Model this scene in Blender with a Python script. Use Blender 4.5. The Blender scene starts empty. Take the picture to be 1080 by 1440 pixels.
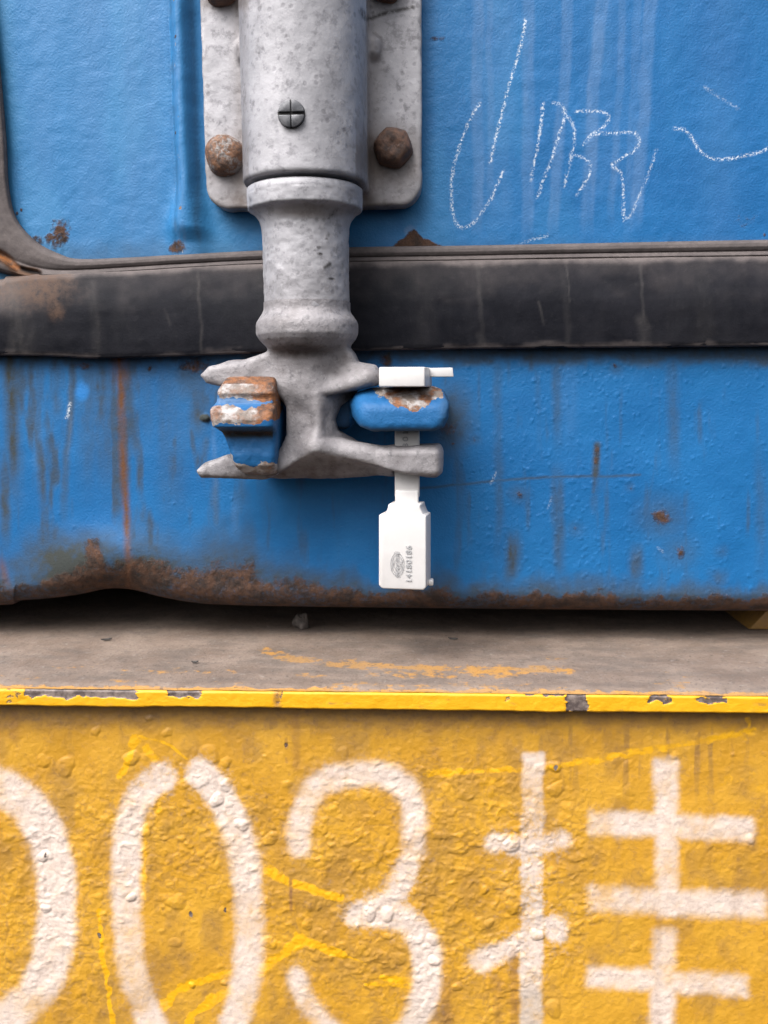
import bpy, bmesh, math, random
import numpy as np
from mathutils import Vector, Matrix
random.seed(7)
sc = bpy.context.scene
COL = sc.collection

# ------------------------------------------------------------------ camera
FPX = 1300.0                       # focal length in pixels of the 1080x1440 picture
YAW, PITCH, ROLL = math.radians(3.0), math.radians(7.5), 0.0067
DIST = 0.367
fw = np.array([-math.sin(YAW)*math.cos(PITCH), math.cos(YAW)*math.cos(PITCH), -math.sin(PITCH)])
r0 = np.array([math.cos(YAW), math.sin(YAW), 0.0])
u0 = np.cross(r0, fw)
rt = r0*math.cos(ROLL) - u0*math.sin(ROLL)
up = u0*math.cos(ROLL) + r0*math.sin(ROLL)
CAM = -fw*DIST
cd = bpy.data.cameras.new('camera'); cam = bpy.data.objects.new('camera', cd); COL.objects.link(cam)
cam.matrix_world = Matrix(((rt[0], up[0], -fw[0], CAM[0]), (rt[1], up[1], -fw[1], CAM[1]), (rt[2], up[2], -fw[2], CAM[2]), (0, 0, 0, 1)))
cd.sensor_width = 36; cd.sensor_fit = 'AUTO'; cd.lens = FPX/1440*36
cd.clip_start = 0.01; cd.clip_end = 50
cd.dof.use_dof = True; cd.dof.focus_distance = 0.335; cd.dof.aperture_fstop = 16
sc.camera = cam

# ------------------------------------------------------------------ sky and soft sun (overcast)
SUN_EL, SUN_AZ = math.radians(52), math.radians(-38)       # azimuth measured from -Y (camera side) towards +X
wd = bpy.data.worlds.new('World'); sc.world = wd; wd.use_nodes = True
wn, wl = wd.node_tree.nodes, wd.node_tree.links
for n in list(wn): wn.remove(n)
sky = wn.new('ShaderNodeTexSky'); sky.sky_type = 'NISHITA'; sky.sun_disc = False
sdir = Vector((math.sin(SUN_AZ)*math.cos(SUN_EL), -math.cos(SUN_AZ)*math.cos(SUN_EL), math.sin(SUN_EL)))
sky.sun_elevation = SUN_EL; sky.sun_rotation = math.atan2(sdir.x, sdir.y)
sky.air_density = 1.0; sky.dust_density = 6.0; sky.ozone_density = 1.0
hs = wn.new('ShaderNodeHueSaturation'); hs.inputs['Saturation'].default_value = 0.22
bg = wn.new('ShaderNodeBackground'); bg.inputs['Strength'].default_value = 0.15
wo = wn.new('ShaderNodeOutputWorld')
# overcast: the zenith brighter than the horizon, little light from the dark ground
tcw = wn.new('ShaderNodeTexCoord'); sp = wn.new('ShaderNodeSeparateXYZ'); cr = wn.new('ShaderNodeValToRGB'); mu = wn.new('ShaderNodeMix')
mu.data_type = 'RGBA'; mu.blend_type = 'MULTIPLY'; mu.inputs[0].default_value = 1
mpz = wn.new('ShaderNodeMapRange'); mpz.inputs[1].default_value = -1; mpz.inputs[2].default_value = 1
wl.new(tcw.outputs['Generated'], sp.inputs[0]); wl.new(sp.outputs[2], mpz.inputs[0]); wl.new(mpz.outputs[0], cr.inputs[0])
e = cr.color_ramp.elements; e[0].position = 0.0; e[0].color = (.10, .09, .085, 1); e[1].position = 1.0; e[1].color = (1, 1, 1, 1)
for p_, v_ in ((.49, .18), (.53, .38), (.62, .62), (.78, .90)):
    q_ = e.new(p_); q_.color = (v_, v_, v_, 1)
wl.new(sky.outputs[0], hs.inputs['Color']); wl.new(hs.outputs[0], mu.inputs[6]); wl.new(cr.outputs[0], mu.inputs[7]); wl.new(mu.outputs[2], bg.inputs[0]); wl.new(bg.outputs[0], wo.inputs[0])
sl = bpy.data.lights.new('sun', 'SUN'); sl.energy = 1.3; sl.angle = math.radians(50); sl.color = (1.0, 0.97, 0.93)
so = bpy.data.objects.new('sun', sl); COL.objects.link(so)
so.rotation_euler = sdir.to_track_quat('Z', 'Y').to_euler(); so.location = sdir*3
sc.view_settings.view_transform = 'Standard'; sc.view_settings.look = 'None'
sc.view_settings.exposure = 1.12; sc.view_settings.gamma = 1; sc.view_settings.use_curve_mapping = False

# ------------------------------------------------------------------ picture <-> world
def ray(px, py):
    px = np.asarray(px, float); py = np.asarray(py, float)
    return fw + (px-540)[..., None]/FPX*rt - (py-720)[..., None]/FPX*up
def W(px, py, dep):                # point on the plane dep metres in front of the door
    d = ray(px, py); t = (-np.asarray(dep, float) - CAM[1])/d[..., 1]
    return CAM + d*t[..., None]
def WZ(px, py, z):                 # point on the level plane at height z
    d = ray(px, py); t = (z - CAM[2])/d[..., 2]
    return CAM + d*t[..., None]
def proj(P):
    q = np.asarray(P) - CAM; z = q @ fw
    z = np.where(z < 0.02, 0.02, z)
    return 540 + FPX*(q @ rt)/z, 720 - FPX*(q @ up)/z
def mpp(px, py, dep):              # metres per pixel
    return np.linalg.norm(W(px+1, py, dep)-W(px, py, dep))

# ------------------------------------------------------------------ noise
def _h2(i, j, s):
    n = (i.astype(np.int64)*374761393 + j.astype(np.int64)*668265263 + s*974711) & 0xFFFFFFFF
    n = ((n ^ (n >> 13))*1274126177) & 0xFFFFFFFF
    return ((n ^ (n >> 16)) & 0xFFFF)/65535.0
def vn2(x, y, s=0):
    i = np.floor(x); j = np.floor(y); u = x-i; v = y-j
    u = u*u*u*(u*(u*6-15)+10); v = v*v*v*(v*(v*6-15)+10)
    return ((_h2(i, j, s)*(1-u)+_h2(i+1, j, s)*u)*(1-v)+(_h2(i, j+1, s)*(1-u)+_h2(i+1, j+1, s)*u)*v)*2-1
def fbm(x, y, s=0, o=4, g=0.5):
    a = 1; t = 0; f = 1; n = 0
    for k in range(o):
        t = t + a*vn2(x*f+k*17.3, y*f-k*9.1, s+k); n += a; a *= g; f *= 2.03
    return t/n
def vn3(x, y, z, s=0):
    k = np.floor(z); w = z-k; w = w*w*(3-2*w); k = k.astype(np.int64)
    def lay(kk):
        return vn2(x + (kk*37 % 101), y + (kk*53 % 97), s)
    return lay(k)*(1-w)+lay(k+1)*w
def sst(a, b, x):
    t = np.clip((x-a)/(b-a), 0, 1); return t*t*(3-2*t)

# ------------------------------------------------------------------ 2-D masks in picture units
def smooth(pts, n=8):
    P = [np.array(p, float) for p in pts]
    if len(P) < 3: return P
    Q = [2*P[0]-P[1]]+P+[2*P[-1]-P[-2]]; out = []
    for i in range(1, len(Q)-2):
        for k in range(n):
            t = k/n
            out.append(0.5*((2*Q[i])+(-Q[i-1]+Q[i+1])*t+(2*Q[i-1]-5*Q[i]+4*Q[i+1]-Q[i+2])*t*t+(-Q[i-1]+3*Q[i]-3*Q[i+1]+Q[i+2])*t**3))
    out.append(P[-1]); return out
def sdist(X, Y, pts, pad=60):
    pts = [np.asarray(p, float) for p in pts]
    D = np.full(X.shape, 1e3)
    a = np.array(pts); m = (X > a[:, 0].min()-pad) & (X < a[:, 0].max()+pad) & (Y > a[:, 1].min()-pad) & (Y < a[:, 1].max()+pad)
    if not m.any(): return D
    x = X[m]; y = Y[m]; d = np.full(x.shape, 1e3)
    for p, q in zip(pts[:-1], pts[1:]):
        e = q-p; L = e@e+1e-9
        t = np.clip(((x-p[0])*e[0]+(y-p[1])*e[1])/L, 0, 1)
        d = np.minimum(d, np.hypot(x-p[0]-t*e[0], y-p[1]-t*e[1]))
    D[m] = d; return D
def stroke(X, Y, pts, w, soft=2.0, curve=True):
    d = sdist(X, Y, smooth(pts) if curve else pts, pad=w+soft*3)
    return 1-sst(w/2-soft, w/2+soft, d)
def blob(X, Y, cx, cy, rx, ry, soft=0.4):
    return 1-sst(1-soft, 1+soft, np.hypot((X-cx)/rx, (Y-cy)/ry))
def poly_sdf(X, Y, pts):
    P = np.array(pts, float); d = np.full(X.shape, 1e9); s = np.ones(X.shape)
    n = len(P); j = n-1
    for i in range(n):
        ex, ey = P[j]-P[i]; wx = X-P[i, 0]; wy = Y-P[i, 1]
        t = np.clip((wx*ex+wy*ey)/(ex*ex+ey*ey), 0, 1)
        bx = wx-ex*t; by = wy-ey*t
        d = np.minimum(d, bx*bx+by*by)
        c1 = Y >= P[i, 1]; c2 = Y < P[j, 1]; c3 = ex*wy > ey*wx
        fl = (c1 & c2 & c3) | (~c1 & ~c2 & ~c3)
        s = np.where(fl, -s, s); j = i
    return s*np.sqrt(d)

# ------------------------------------------------------------------ object helpers
def wloc(o):
    v = Vector((0, 0, 0))
    while o is not None: v += o.location; o = o.parent
    return v
def thing(name, label, cat, loc, group=None, kind=None):
    o = bpy.data.objects.new(name, None); COL.objects.link(o); o.location = Vector(loc)
    o.empty_display_size = 0.02
    o['label'] = label; o['category'] = cat
    if group: o['group'] = group
    o['kind'] = kind or 'thing'
    return o
def mesh_np(name, V, F, attrs=None, smooth_=True):
    V = np.ascontiguousarray(V, np.float32); F = np.ascontiguousarray(F, np.int32)
    me = bpy.data.meshes.new(name); k = F.shape[1]
    me.vertices.add(len(V)); me.vertices.foreach_set('co', V.ravel())
    me.loops.add(F.size); me.loops.foreach_set('vertex_index', F.ravel())
    me.polygons.add(len(F)); me.polygons.foreach_set('loop_start', np.arange(0, F.size, k, dtype=np.int32))
    me.polygons.foreach_set('loop_total', np.full(len(F), k, np.int32))
    me.update(calc_edges=True); me.validate()
    if smooth_: me.polygons.foreach_set('use_smooth', np.ones(len(me.polygons), bool))
    for a, v in (attrs or {}).items():
        at = me.attributes.new(a, 'FLOAT', 'POINT'); at.data.foreach_set('value', np.ascontiguousarray(v, np.float32).ravel())
    return me
def link(name, me, mat, parent=None, label=None):
    o = bpy.data.objects.new(name, me); COL.objects.link(o)
    if mat is not None: me.materials.clear(); me.materials.append(mat)
    if parent is not None:
        o.parent = parent; w = wloc(parent)
        me.transform(Matrix.Translation(-w))
    if label: o['label'] = label
    return o
def grid_faces(nr, nc, flip=False):
    i = np.arange(nr*nc).reshape(nr, nc)
    f = np.stack([i[:-1, :-1], i[:-1, 1:], i[1:, 1:], i[1:, :-1]], -1).reshape(-1, 4)
    return f[:, ::-1] if flip else f
def lines(lo, hi, step, lo2=None, hi2=None, n=14):
    a = np.arange(lo, hi+step*0.5, step)
    if lo2 is not None: a = np.concatenate([lo-(lo-lo2)*(np.linspace(1, 0, n, endpoint=False)**1.6), a])
    if hi2 is not None: a = np.concatenate([a, a[-1]+(hi2-a[-1])*(np.linspace(0, 1, n+1)[1:]**1.6)])
    return a
def bm_mesh(bm, name, smooth_=True, ang=35):
    me = bpy.data.meshes.new(name); bm.to_mesh(me); bm.free()
    if smooth_:
        for p in me.polygons: p.use_smooth = True
        try: me.set_sharp_from_angle(angle=math.radians(ang))
        except Exception: pass
    return me
def bm_poly_prism(pts, y0, y1):     # outline in x,z extruded along y
    bm = bmesh.new()
    a = [bm.verts.new((x, y0, z)) for x, z in pts]; b = [bm.verts.new((x, y1, z)) for x, z in pts]
    bm.faces.new(a); bm.faces.new(b[::-1])
    for i in range(len(pts)):
        j = (i+1) % len(pts); bm.faces.new((a[j], a[i], b[i], b[j]))
    bmesh.ops.recalc_face_normals(bm, faces=bm.faces); return bm
def bevel(bm, off, seg=3):
    bmesh.ops.bevel(bm, geom=bm.edges[:], offset=off, segments=seg, profile=0.5, affect='EDGES', clamp_overlap=True)
def lathe(prof, axis_x, axis_y, seg=96, jit=0.0, seed=0):      # prof: (z, r)
    z = np.array([p[0] for p in prof]); r = np.array([p[1] for p in prof])
    th = np.linspace(0, 2*math.pi, seg, endpoint=False)
    R = r[:, None]*np.ones(seg); Z = z[:, None]*np.ones(seg); T = th[None, :]*np.ones((len(z), 1))
    if jit:
        R = R + jit*vn3(np.cos(T)*6+20, np.sin(T)*6+20, Z*350+40, seed) + jit*0.5*vn3(np.cos(T)*14+50, np.sin(T)*14+50, Z*900+40, seed+3)
    if jit: R[:6] = r[:6, None]
    V = np.stack([axis_x+R*np.sin(T), axis_y-R*np.cos(T), Z], -1).reshape(-1, 3)
    i = np.arange(len(z)*seg).reshape(len(z), seg); i2 = np.concatenate([i, i[:, :1]], 1)
    F = np.stack([i2[:-1, :-1], i2[1:, :-1], i2[1:, 1:], i2[:-1, 1:]], -1).reshape(-1, 4)
    return V, F

# ------------------------------------------------------------------ signed-distance modelling
def sgrid(lo, hi, h):
    ax = [np.arange(lo[k], hi[k]+h, h) for k in range(3)]
    X, Y, Z = np.meshgrid(*ax, indexing='ij'); return X, Y, Z, np.array([a[0] for a in ax]), h
def smin(a, b, k):
    h = np.clip(0.5+0.5*(b-a)/k, 0, 1); return b*(1-h)+a*h-k*h*(1-h)
def smax(a, b, k): return -smin(-a, -b, k)
def sbox(X, Y, Z, c, hx, hy, hz, r, rot=0):
    x = X-c[0]; y = Y-c[1]; z = Z-c[2]
    qx = np.abs(x)-hx+r; qy = np.abs(y)-hy+r; qz = np.abs(z)-hz+r
    return np.sqrt(np.maximum(qx, 0)**2+np.maximum(qy, 0)**2+np.maximum(qz, 0)**2)+np.minimum(np.maximum(qx, np.maximum(qy, qz)), 0)-r
def scaps(X, Y, Z, a, b, ra, rb):
    e = np.array(b)-np.array(a); L = e@e
    t = np.clip(((X-a[0])*e[0]+(Y-a[1])*e[1]+(Z-a[2])*e[2])/L, 0, 1)
    return np.sqrt((X-a[0]-t*e[0])**2+(Y-a[1]-t*e[1])**2+(Z-a[2]-t*e[2])**2)-(ra+(rb-ra)*t)
def nets(Fv, org, h):
    nx, ny, nz = Fv.shape; s = Fv < 0
    cn = np.zeros((nx-1, ny-1, nz-1)); acc = np.zeros((nx-1, ny-1, nz-1, 3))
    def sl(o): return tuple(slice(o[k], Fv.shape[k]-1+o[k]) for k in range(3))
    for ax in range(3):
        for p in (0, 1):
            for q in (0, 1):
                o = [0, 0, 0]; others = [k for k in range(3) if k != ax]; o[others[0]] = p; o[others[1]] = q
                o2 = list(o); o2[ax] = 1
                A = Fv[sl(o)]; B = Fv[sl(o2)]; m = (A < 0) != (B < 0)
                t = np.where(m, A/np.where(m, A-B, 1), 0)
                cn += m
                for k in range(3):
                    acc[..., k] += np.where(m, (t if k == ax else o[k]), 0)
    act = cn > 0; idx = np.full(act.shape, -1); idx[act] = np.arange(act.sum())
    I = np.argwhere(act); V = (I + acc[act]/cn[act][:, None])*h + org
    faces = []
    for ax in range(3):
        b, c = [(1, 2), (2, 0), (0, 1)][ax]
        A = np.moveaxis(s, (ax, b, c), (0, 1, 2)); G = np.moveaxis(idx, (ax, b, c), (0, 1, 2))
        m = A[:-1, 1:-1, 1:-1] != A[1:, 1:-1, 1:-1]; ins = A[:-1, 1:-1, 1:-1]
        q = np.stack([G[:, :-1, :-1], G[:, 1:, :-1], G[:, 1:, 1:], G[:, :-1, 1:]], -1)
        f = q[m]; fl = ins[m]
        faces.append(np.where(fl[:, None], f, f[:, ::-1]))
    F = np.concatenate(faces); F = F[(F >= 0).all(1)]
    return V, F

# ------------------------------------------------------------------ node helper
class NT:
    def __init__(s, name, rough=0.5, metal=0.0, spec=0.5):
        s.m = bpy.data.materials.new(name); s.m.use_nodes = True
        s.t = s.m.node_tree; s.n = s.t.nodes; s.l = s.t.links
        s.b = s.n['Principled BSDF']; s.b.inputs['Roughness'].default_value = rough; s.b.inputs['Metallic'].default_value = metal
        s.b.inputs['Specular IOR Level'].default_value = spec
        s.tc = s.n.new('ShaderNodeTexCoord')
    def put(s, node, k, v):
        if isinstance(v, bpy.types.NodeSocket): s.l.new(v, node.inputs[k])
        else: node.inputs[k].default_value = v
    def attr(s, a):
        n = s.n.new('ShaderNodeAttribute'); n.attribute_name = a; return n.outputs['Fac']
    def noise(s, scale, det=4, rough=0.55, stretch=None, off=0.0):
        n = s.n.new('ShaderNodeTexNoise'); n.inputs['Scale'].default_value = scale; n.inputs['Detail'].default_value = det; n.inputs['Roughness'].default_value = rough
        mp = s.n.new('ShaderNodeMapping'); mp.inputs['Location'].default_value = (off, off*0.7, off*1.3)
        if stretch: mp.inputs['Scale'].default_value = stretch
        s.l.new(s.tc.outputs['Object'], mp.inputs[0]); s.l.new(mp.outputs[0], n.inputs['Vector']); return n.outputs['Fac']
    def voro(s, scale, feat='F1', off=0.0):
        n = s.n.new('ShaderNodeTexVoronoi'); n.inputs['Scale'].default_value = scale; n.feature = feat
        mp = s.n.new('ShaderNodeMapping'); mp.inputs['Location'].default_value = (off, off, off)
        s.l.new(s.tc.outputs['Object'], mp.inputs[0]); s.l.new(mp.outputs[0], n.inputs['Vector']); return n.outputs['Distance']
    def M(s, op, a, b=0.0, c=None):
        n = s.n.new('ShaderNodeMath'); n.operation = op; s.put(n, 0, a); s.put(n, 1, b)
        if c is not None: s.put(n, 2, c)
        return n.outputs[0]
    def ss(s, v, lo, hi):
        n = s.n.new('ShaderNodeMapRange'); n.interpolation_type = 'SMOOTHSTEP'; s.put(n, 0, v); n.inputs[1].default_value = lo; n.inputs[2].default_value = hi; return n.outputs[0]
    def mix(s, f, a, b):
        n = s.n.new('ShaderNodeMix'); n.data_type = 'RGBA'
        s.put(n, 0, f)
        for k, v in ((6, a), (7, b)):
            if isinstance(v, bpy.types.NodeSocket): s.l.new(v, n.inputs[k])
            else: n.inputs[k].default_value = (*v, 1)
        return n.outputs[2]
    def col(s, v): s.put(s.b, 'Base Color', v if isinstance(v, bpy.types.NodeSocket) else (*v, 1))
    def bump(s, h, dist, strength=1.0, prev=None):
        n = s.n.new('ShaderNodeBump'); n.inputs['Distance'].default_value = dist; n.inputs['Strength'].default_value = strength
        s.l.new(h, n.inputs['Height'])
        if prev is not None: s.l.new(prev, n.inputs['Normal'])
        return n.outputs[0]
    def nrm(s, v): s.l.new(v, s.b.inputs['Normal'])
    def rough(s, v): s.put(s.b, 'Roughness', v)

# ------------------------------------------------------------------ materials
def mat_blue():
    t = NT('blue_paint', 0.45, 0, 0.28)
    n1 = t.noise(28, 5, 0.6); n2 = t.noise(900, 3, 0.6, off=3); n3 = t.noise(240, 5, 0.65, off=9)
    c = t.mix(t.ss(n1, 0.3, 0.7), (0.006, 0.096, 0.272), (0.011, 0.122, 0.322))
    c = t.mix(t.M('MULTIPLY', t.ss(n2, 0.45, 0.75), 0.25), c, (0.012, 0.15, 0.38))
    chk = t.M('MULTIPLY', t.attr('paler'), 1.0)
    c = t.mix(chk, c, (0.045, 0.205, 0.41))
    c = t.mix(t.M('MULTIPLY', t.attr('pale'), t.M('ADD', 0.55, t.M('MULTIPLY', n3, 0.6))), c, (0.10, 0.195, 0.365))
    c = t.mix(t.M('MULTIPLY', t.attr('dirt_shade'), t.M('ADD', 0.45, t.M('MULTIPLY', n3, 1.0))), c, (0.040, 0.046, 0.044))
    rn = t.ss(t.M('ADD', t.attr('rust'), t.M('MULTIPLY', t.M('SUBTRACT', t.noise(520, 6, 0.75, off=9), 0.5), 1.5)), 0.26, 0.80)
    rcol = t.mix(t.ss(t.noise(170, 5, 0.7, off=21), 0.35, 0.65), (0.030, 0.021, 0.018), (0.085, 0.044, 0.028))
    c = t.mix(rn, c, rcol)
    st = t.attr('stain')
    c = t.mix(t.M('MULTIPLY', st, t.M('ADD', 0.05, t.M('MULTIPLY', t.noise(180, 6, 0.75, off=77), 1.25))), c, (0.115, 0.050, 0.024))
    ch = t.attr('chip')                       # paint knocked off: pale primer edge, bare rust inside
    ce = t.M('ADD', ch, t.M('MULTIPLY', t.M('SUBTRACT', t.noise(330, 5, 0.65, off=5), 0.5), 0.55))
    pri = t.mix(t.ss(t.noise(260, 4, 0.6, off=31), 0.38, 0.58), (0.40, 0.375, 0.37), (0.20, 0.165, 0.145))
    rust2 = t.mix(t.ss(t.noise(300, 5, 0.7, off=41), 0.35, 0.65), (0.075, 0.045, 0.034), (0.26, 0.105, 0.042))
    inner = t.mix(t.ss(t.M('ADD', t.noise(210, 6, 0.72, off=51), t.M('MULTIPLY', t.attr('bare'), 0.42)), 0.48, 0.78), pri, rust2)
    c = t.mix(t.ss(ce, 0.44, 0.52), c, inner)
    cn = t.M('MULTIPLY', t.attr('chalk'), t.ss(t.noise(1500, 3, 0.7, off=13), 0.46, 0.60))
    c = t.mix(cn, c, (0.80, 0.84, 0.86))
    c = t.mix(t.attr('fresh'), c, (0.02, 0.22, 0.62))
    t.col(c)
    rg = t.M('ADD', 0.42, t.M('MULTIPLY', t.M('MAXIMUM', rn, t.attr('dirt_shade')), 0.4)); t.rough(t.M('ADD', rg, t.M('MULTIPLY', n3, 0.12)))
    b1 = t.bump(t.noise(1250, 3, 0.5, off=7), 0.00028, 0.60)
    b2 = t.bump(n3, 0.0009, 0.05, b1)
    b3 = t.bump(t.M('MULTIPLY', t.M('MAXIMUM', rn, t.ss(ce, 0.44, 0.52)), t.noise(700, 5, 0.7, off=17)), 0.0008, 0.6, b2)
    b4 = t.bump(t.ss(ce, 0.44, 0.52), -0.0004, 0.9, b3)
    t.nrm(b4); return t.m
def mat_galv():
    t = NT('galvanised_steel', 0.55, 0.25)
    n1 = t.noise(45, 5, 0.6); n2 = t.noise(260, 5, 0.7, off=3); n3 = t.noise(800, 3, 0.6, off=8)
    c = t.mix(t.ss(n1, 0.32, 0.68), (0.28, 0.275, 0.295), (0.41, 0.40, 0.425))
    c = t.mix(t.M('MULTIPLY', t.ss(n2, 0.50, 0.66), 0.62), c, (0.165, 0.16, 0.175))
    v = t.voro(290, off=2.0); pit = t.M('MULTIPLY', t.ss(t.M('ADD', v, t.M('MULTIPLY', n3, 0.25)), 0.44, 0.26), t.ss(t.noise(70, 3, 0.5, off=14), 0.36, 0.56))
    c = t.mix(t.M('MULTIPLY', pit, 0.42), c, (0.11, 0.105, 0.118))
    c = t.mix(t.M('MULTIPLY', t.ss(n3, 0.6, 0.75), 0.35), c, (0.50, 0.49, 0.51))
    c = t.mix(t.M('MULTIPLY', t.attr('grime_shade'), t.M('ADD', 0.5, t.M('MULTIPLY', n2, 0.8))), c, (0.15, 0.125, 0.115))
    c = t.mix(t.M('MULTIPLY', t.attr('scr'), t.ss(n2, 0.35, 0.55)), c, (0.05, 0.045, 0.045))
    t.col(c); t.rough(t.M('ADD', 0.45, t.M('MULTIPLY', n2, 0.3)))
    b = t.bump(n3, 0.0004, 0.28); b = t.bump(n2, 0.0008, 0.10, b); b = t.bump(pit, -0.0003, 0.16, b)
    t.nrm(b); return t.m
def mat_cast():
    t = NT('cast_steel', 0.62, 0.2)
    n1 = t.noise(60, 5, 0.65); n2 = t.noise(420, 4, 0.7, off=3); n3 = t.noise(900, 3, 0.6, off=8)
    c = t.mix(t.ss(n1, 0.32, 0.68), (0.185, 0.172, 0.180), (0.290, 0.273, 0.283))
    c = t.mix(t.M('MULTIPLY', t.ss(n2, 0.52, 0.68), 0.6), c, (0.10, 0.096, 0.104))
    c = t.mix(t.M('MULTIPLY', t.ss(n3, 0.58, 0.74), 0.5), c, (0.38, 0.37, 0.38))
    c = t.mix(t.M('MULTIPLY', t.attr('grime_shade'), t.M('ADD', 0.35, t.M('MULTIPLY', n2, 0.9))), c, (0.070, 0.056, 0.052))
    t.col(c)
    b = t.bump(n3, 0.0004, 0.5); b = t.bump(n2, 0.0008, 0.25, b); t.nrm(b); return t.m
def mat_rubber():
    t = NT('black_rubber', 0.55, 0, 0.10)
    n1 = t.noise(70, 5, 0.65); n2 = t.noise(380, 5, 0.7, off=4); n4 = t.noise(60, 5, 0.6, stretch=(1.6, 1, 0.25), off=6)
    c = t.mix(t.ss(n1, 0.35, 0.65), (0.0065, 0.0070, 0.0105), (0.012, 0.0122, 0.0165))
    c = t.mix(t.M('MULTIPLY', t.ss(n4, 0.45, 0.72), 0.4), c, (0.022, 0.0215, 0.025))
    c = t.mix(t.M('MULTIPLY', t.ss(n2, 0.55, 0.75), 0.3), c, (0.030, 0.029, 0.031))
    c = t.mix(t.M('MULTIPLY', t.attr('dust_light'), t.M('ADD', 0.45, t.M('MULTIPLY', n2, 0.9))), c, (0.135, 0.115, 0.112))
    c = t.mix(t.M('MULTIPLY', t.attr('stain'), t.ss(t.M('ADD', n2, t.M('MULTIPLY', t.attr('stain'), 0.2)), 0.36, 0.72)), c, (0.105, 0.062, 0.042))
    c = t.mix(t.M('MULTIPLY', t.attr('drip'), t.M('ADD', 0.2, t.M('MULTIPLY', n2, 0.9))), c, (0.12, 0.11, 0.105))
    c = t.mix(t.attr('hole'), c, (0.006, 0.005, 0.006)); c = t.mix(t.M('MULTIPLY', t.attr('redrust'), t.ss(n2, 0.35, 0.6)), c, (0.26, 0.105, 0.04))
    t.col(c); t.rough(t.M('ADD', 0.50, t.M('MULTIPLY', n1, 0.25)))
    b = t.bump(n2, 0.0006, 0.22); b = t.bump(t.noise(1300, 2, 0.5), 0.0003, 0.25, b); t.nrm(b); return t.m
def mat_yellow():
    t = NT('yellow_paint', 0.5)
    n1 = t.noise(55, 5, 0.6); n2 = t.noise(420, 5, 0.7, off=4); n3 = t.noise(1100, 3, 0.6, off=8)
    c = t.mix(t.ss(n1, 0.35, 0.65), (0.50, 0.250, 0.020), (0.56, 0.292, 0.028))
    dm = t.M('MULTIPLY', t.attr('dirt_shade'), t.M('ADD', 0.35, t.M('MULTIPLY', n2, 0.9)))
    c = t.mix(t.M('MULTIPLY', t.ss(n2, 0.52, 0.72), 0.5), c, (0.30, 0.155, 0.04))
    c = t.mix(dm, c, (0.18, 0.105, 0.05))
    fr = t.ss(t.M('ADD', t.attr('fresh'), t.M('MULTIPLY', t.M('SUBTRACT', n2, 0.5), 0.9)), 0.38, 0.72)
    c = t.mix(t.M('MULTIPLY', fr, 0.9), c, (0.72, 0.362, 0.004))
    wm = t.ss(t.M('ADD', t.attr('white'), t.M('MULTIPLY', t.M('SUBTRACT', n2, 0.5), t.M('MULTIPLY', t.attr('worn'), 1.6))), 0.08, 0.92)
    wc = t.mix(t.ss(n2, 0.42, 0.7), (0.70, 0.605, 0.565), (0.56, 0.46, 0.42))
    wc = t.mix(t.attr('grey'), wc, (0.42, 0.38, 0.35))
    c = t.mix(t.M('MULTIPLY', wm, 0.85), c, wc)
    dk = t.ss(t.M('ADD', t.attr('chip'), t.M('MULTIPLY', t.M('SUBTRACT', n2, 0.5), 0.9)), 0.42, 0.56)
    c = t.mix(dk, c, t.mix(t.ss(t.noise(260, 5, 0.7, off=20), 0.4, 0.62), (0.075, 0.055, 0.052), (0.21, 0.165, 0.145)))
    c = t.mix(t.M('MULTIPLY', t.attr('streak'), t.M('ADD', 0.2, n2)), c, (0.19, 0.09, 0.045))
    t.col(c); t.rough(t.M('ADD', 0.42, t.M('MULTIPLY', n2, 0.2)))
    b = t.bump(n2, 0.0009, 0.16); b = t.bump(n3, 0.0004, 0.30, b); b = t.bump(t.M('MULTIPLY', dk, 1.0), -0.0004, 0.7, b); t.nrm(b); return t.m
def mat_deck():
    t = NT('dusty_deck_steel', 0.75)
    n1 = t.noise(40, 5, 0.65); n2 = t.noise(300, 6, 0.7, off=4); n3 = t.noise(60, 5, 0.7, stretch=(0.8, 1.6, 1), off=11)
    c = t.mix(t.ss(n1, 0.3, 0.7), (0.158, 0.112, 0.086), (0.245, 0.188, 0.152))
    c = t.mix(t.M('MULTIPLY', t.ss(n3, 0.42, 0.68), 0.7), c, (0.115, 0.092, 0.079))
    c = t.mix(t.M('MULTIPLY', t.ss(n2, 0.55, 0.72), 0.6), c, (0.30, 0.265, 0.24))
    y = t.ss(t.M('ADD', t.attr('yel'), t.M('MULTIPLY', t.M('SUBTRACT', n2, 0.5), 1.5)), 0.40, 0.66)
    c = t.mix(t.M('MULTIPLY', y, 0.85), c, t.mix(t.ss(n1, 0.4, 0.6), (0.46, 0.22, 0.035), (0.36, 0.195, 0.065)))
    c = t.mix(t.M('MULTIPLY', t.attr('dark'), n2), c, (0.06, 0.05, 0.045))
    c = t.mix(t.M('MULTIPLY', t.ss(t.noise(700, 4, 0.7, off=33), 0.56, 0.68), 0.75), c, (0.06, 0.048, 0.042))
    t.col(c)
    b = t.bump(n2, 0.0012, 0.5); b = t.bump(t.noise(1100, 3, 0.6), 0.0005, 0.4, b); t.nrm(b); return t.m
def mat_plain(name, a, b_, scale=200, rough=0.6, metal=0, bd=0.0005, bs=0.4):
    t = NT(name, rough, metal); n = t.noise(scale, 5, 0.7)
    t.col(t.mix(t.ss(n, 0.35, 0.65), a, b_)); t.nrm(t.bump(n, bd, bs)); return t.m
BLUE, GALV, CAST, RUB, YEL, DECK = mat_blue(), mat_galv(), mat_cast(), mat_rubber(), mat_yellow(), mat_deck()
RUSTB = mat_plain('rusted_bolt', (0.058, 0.038, 0.033), (0.135, 0.070, 0.045), 330, 0.75, 0, 0.0009, 0.7)
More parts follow.
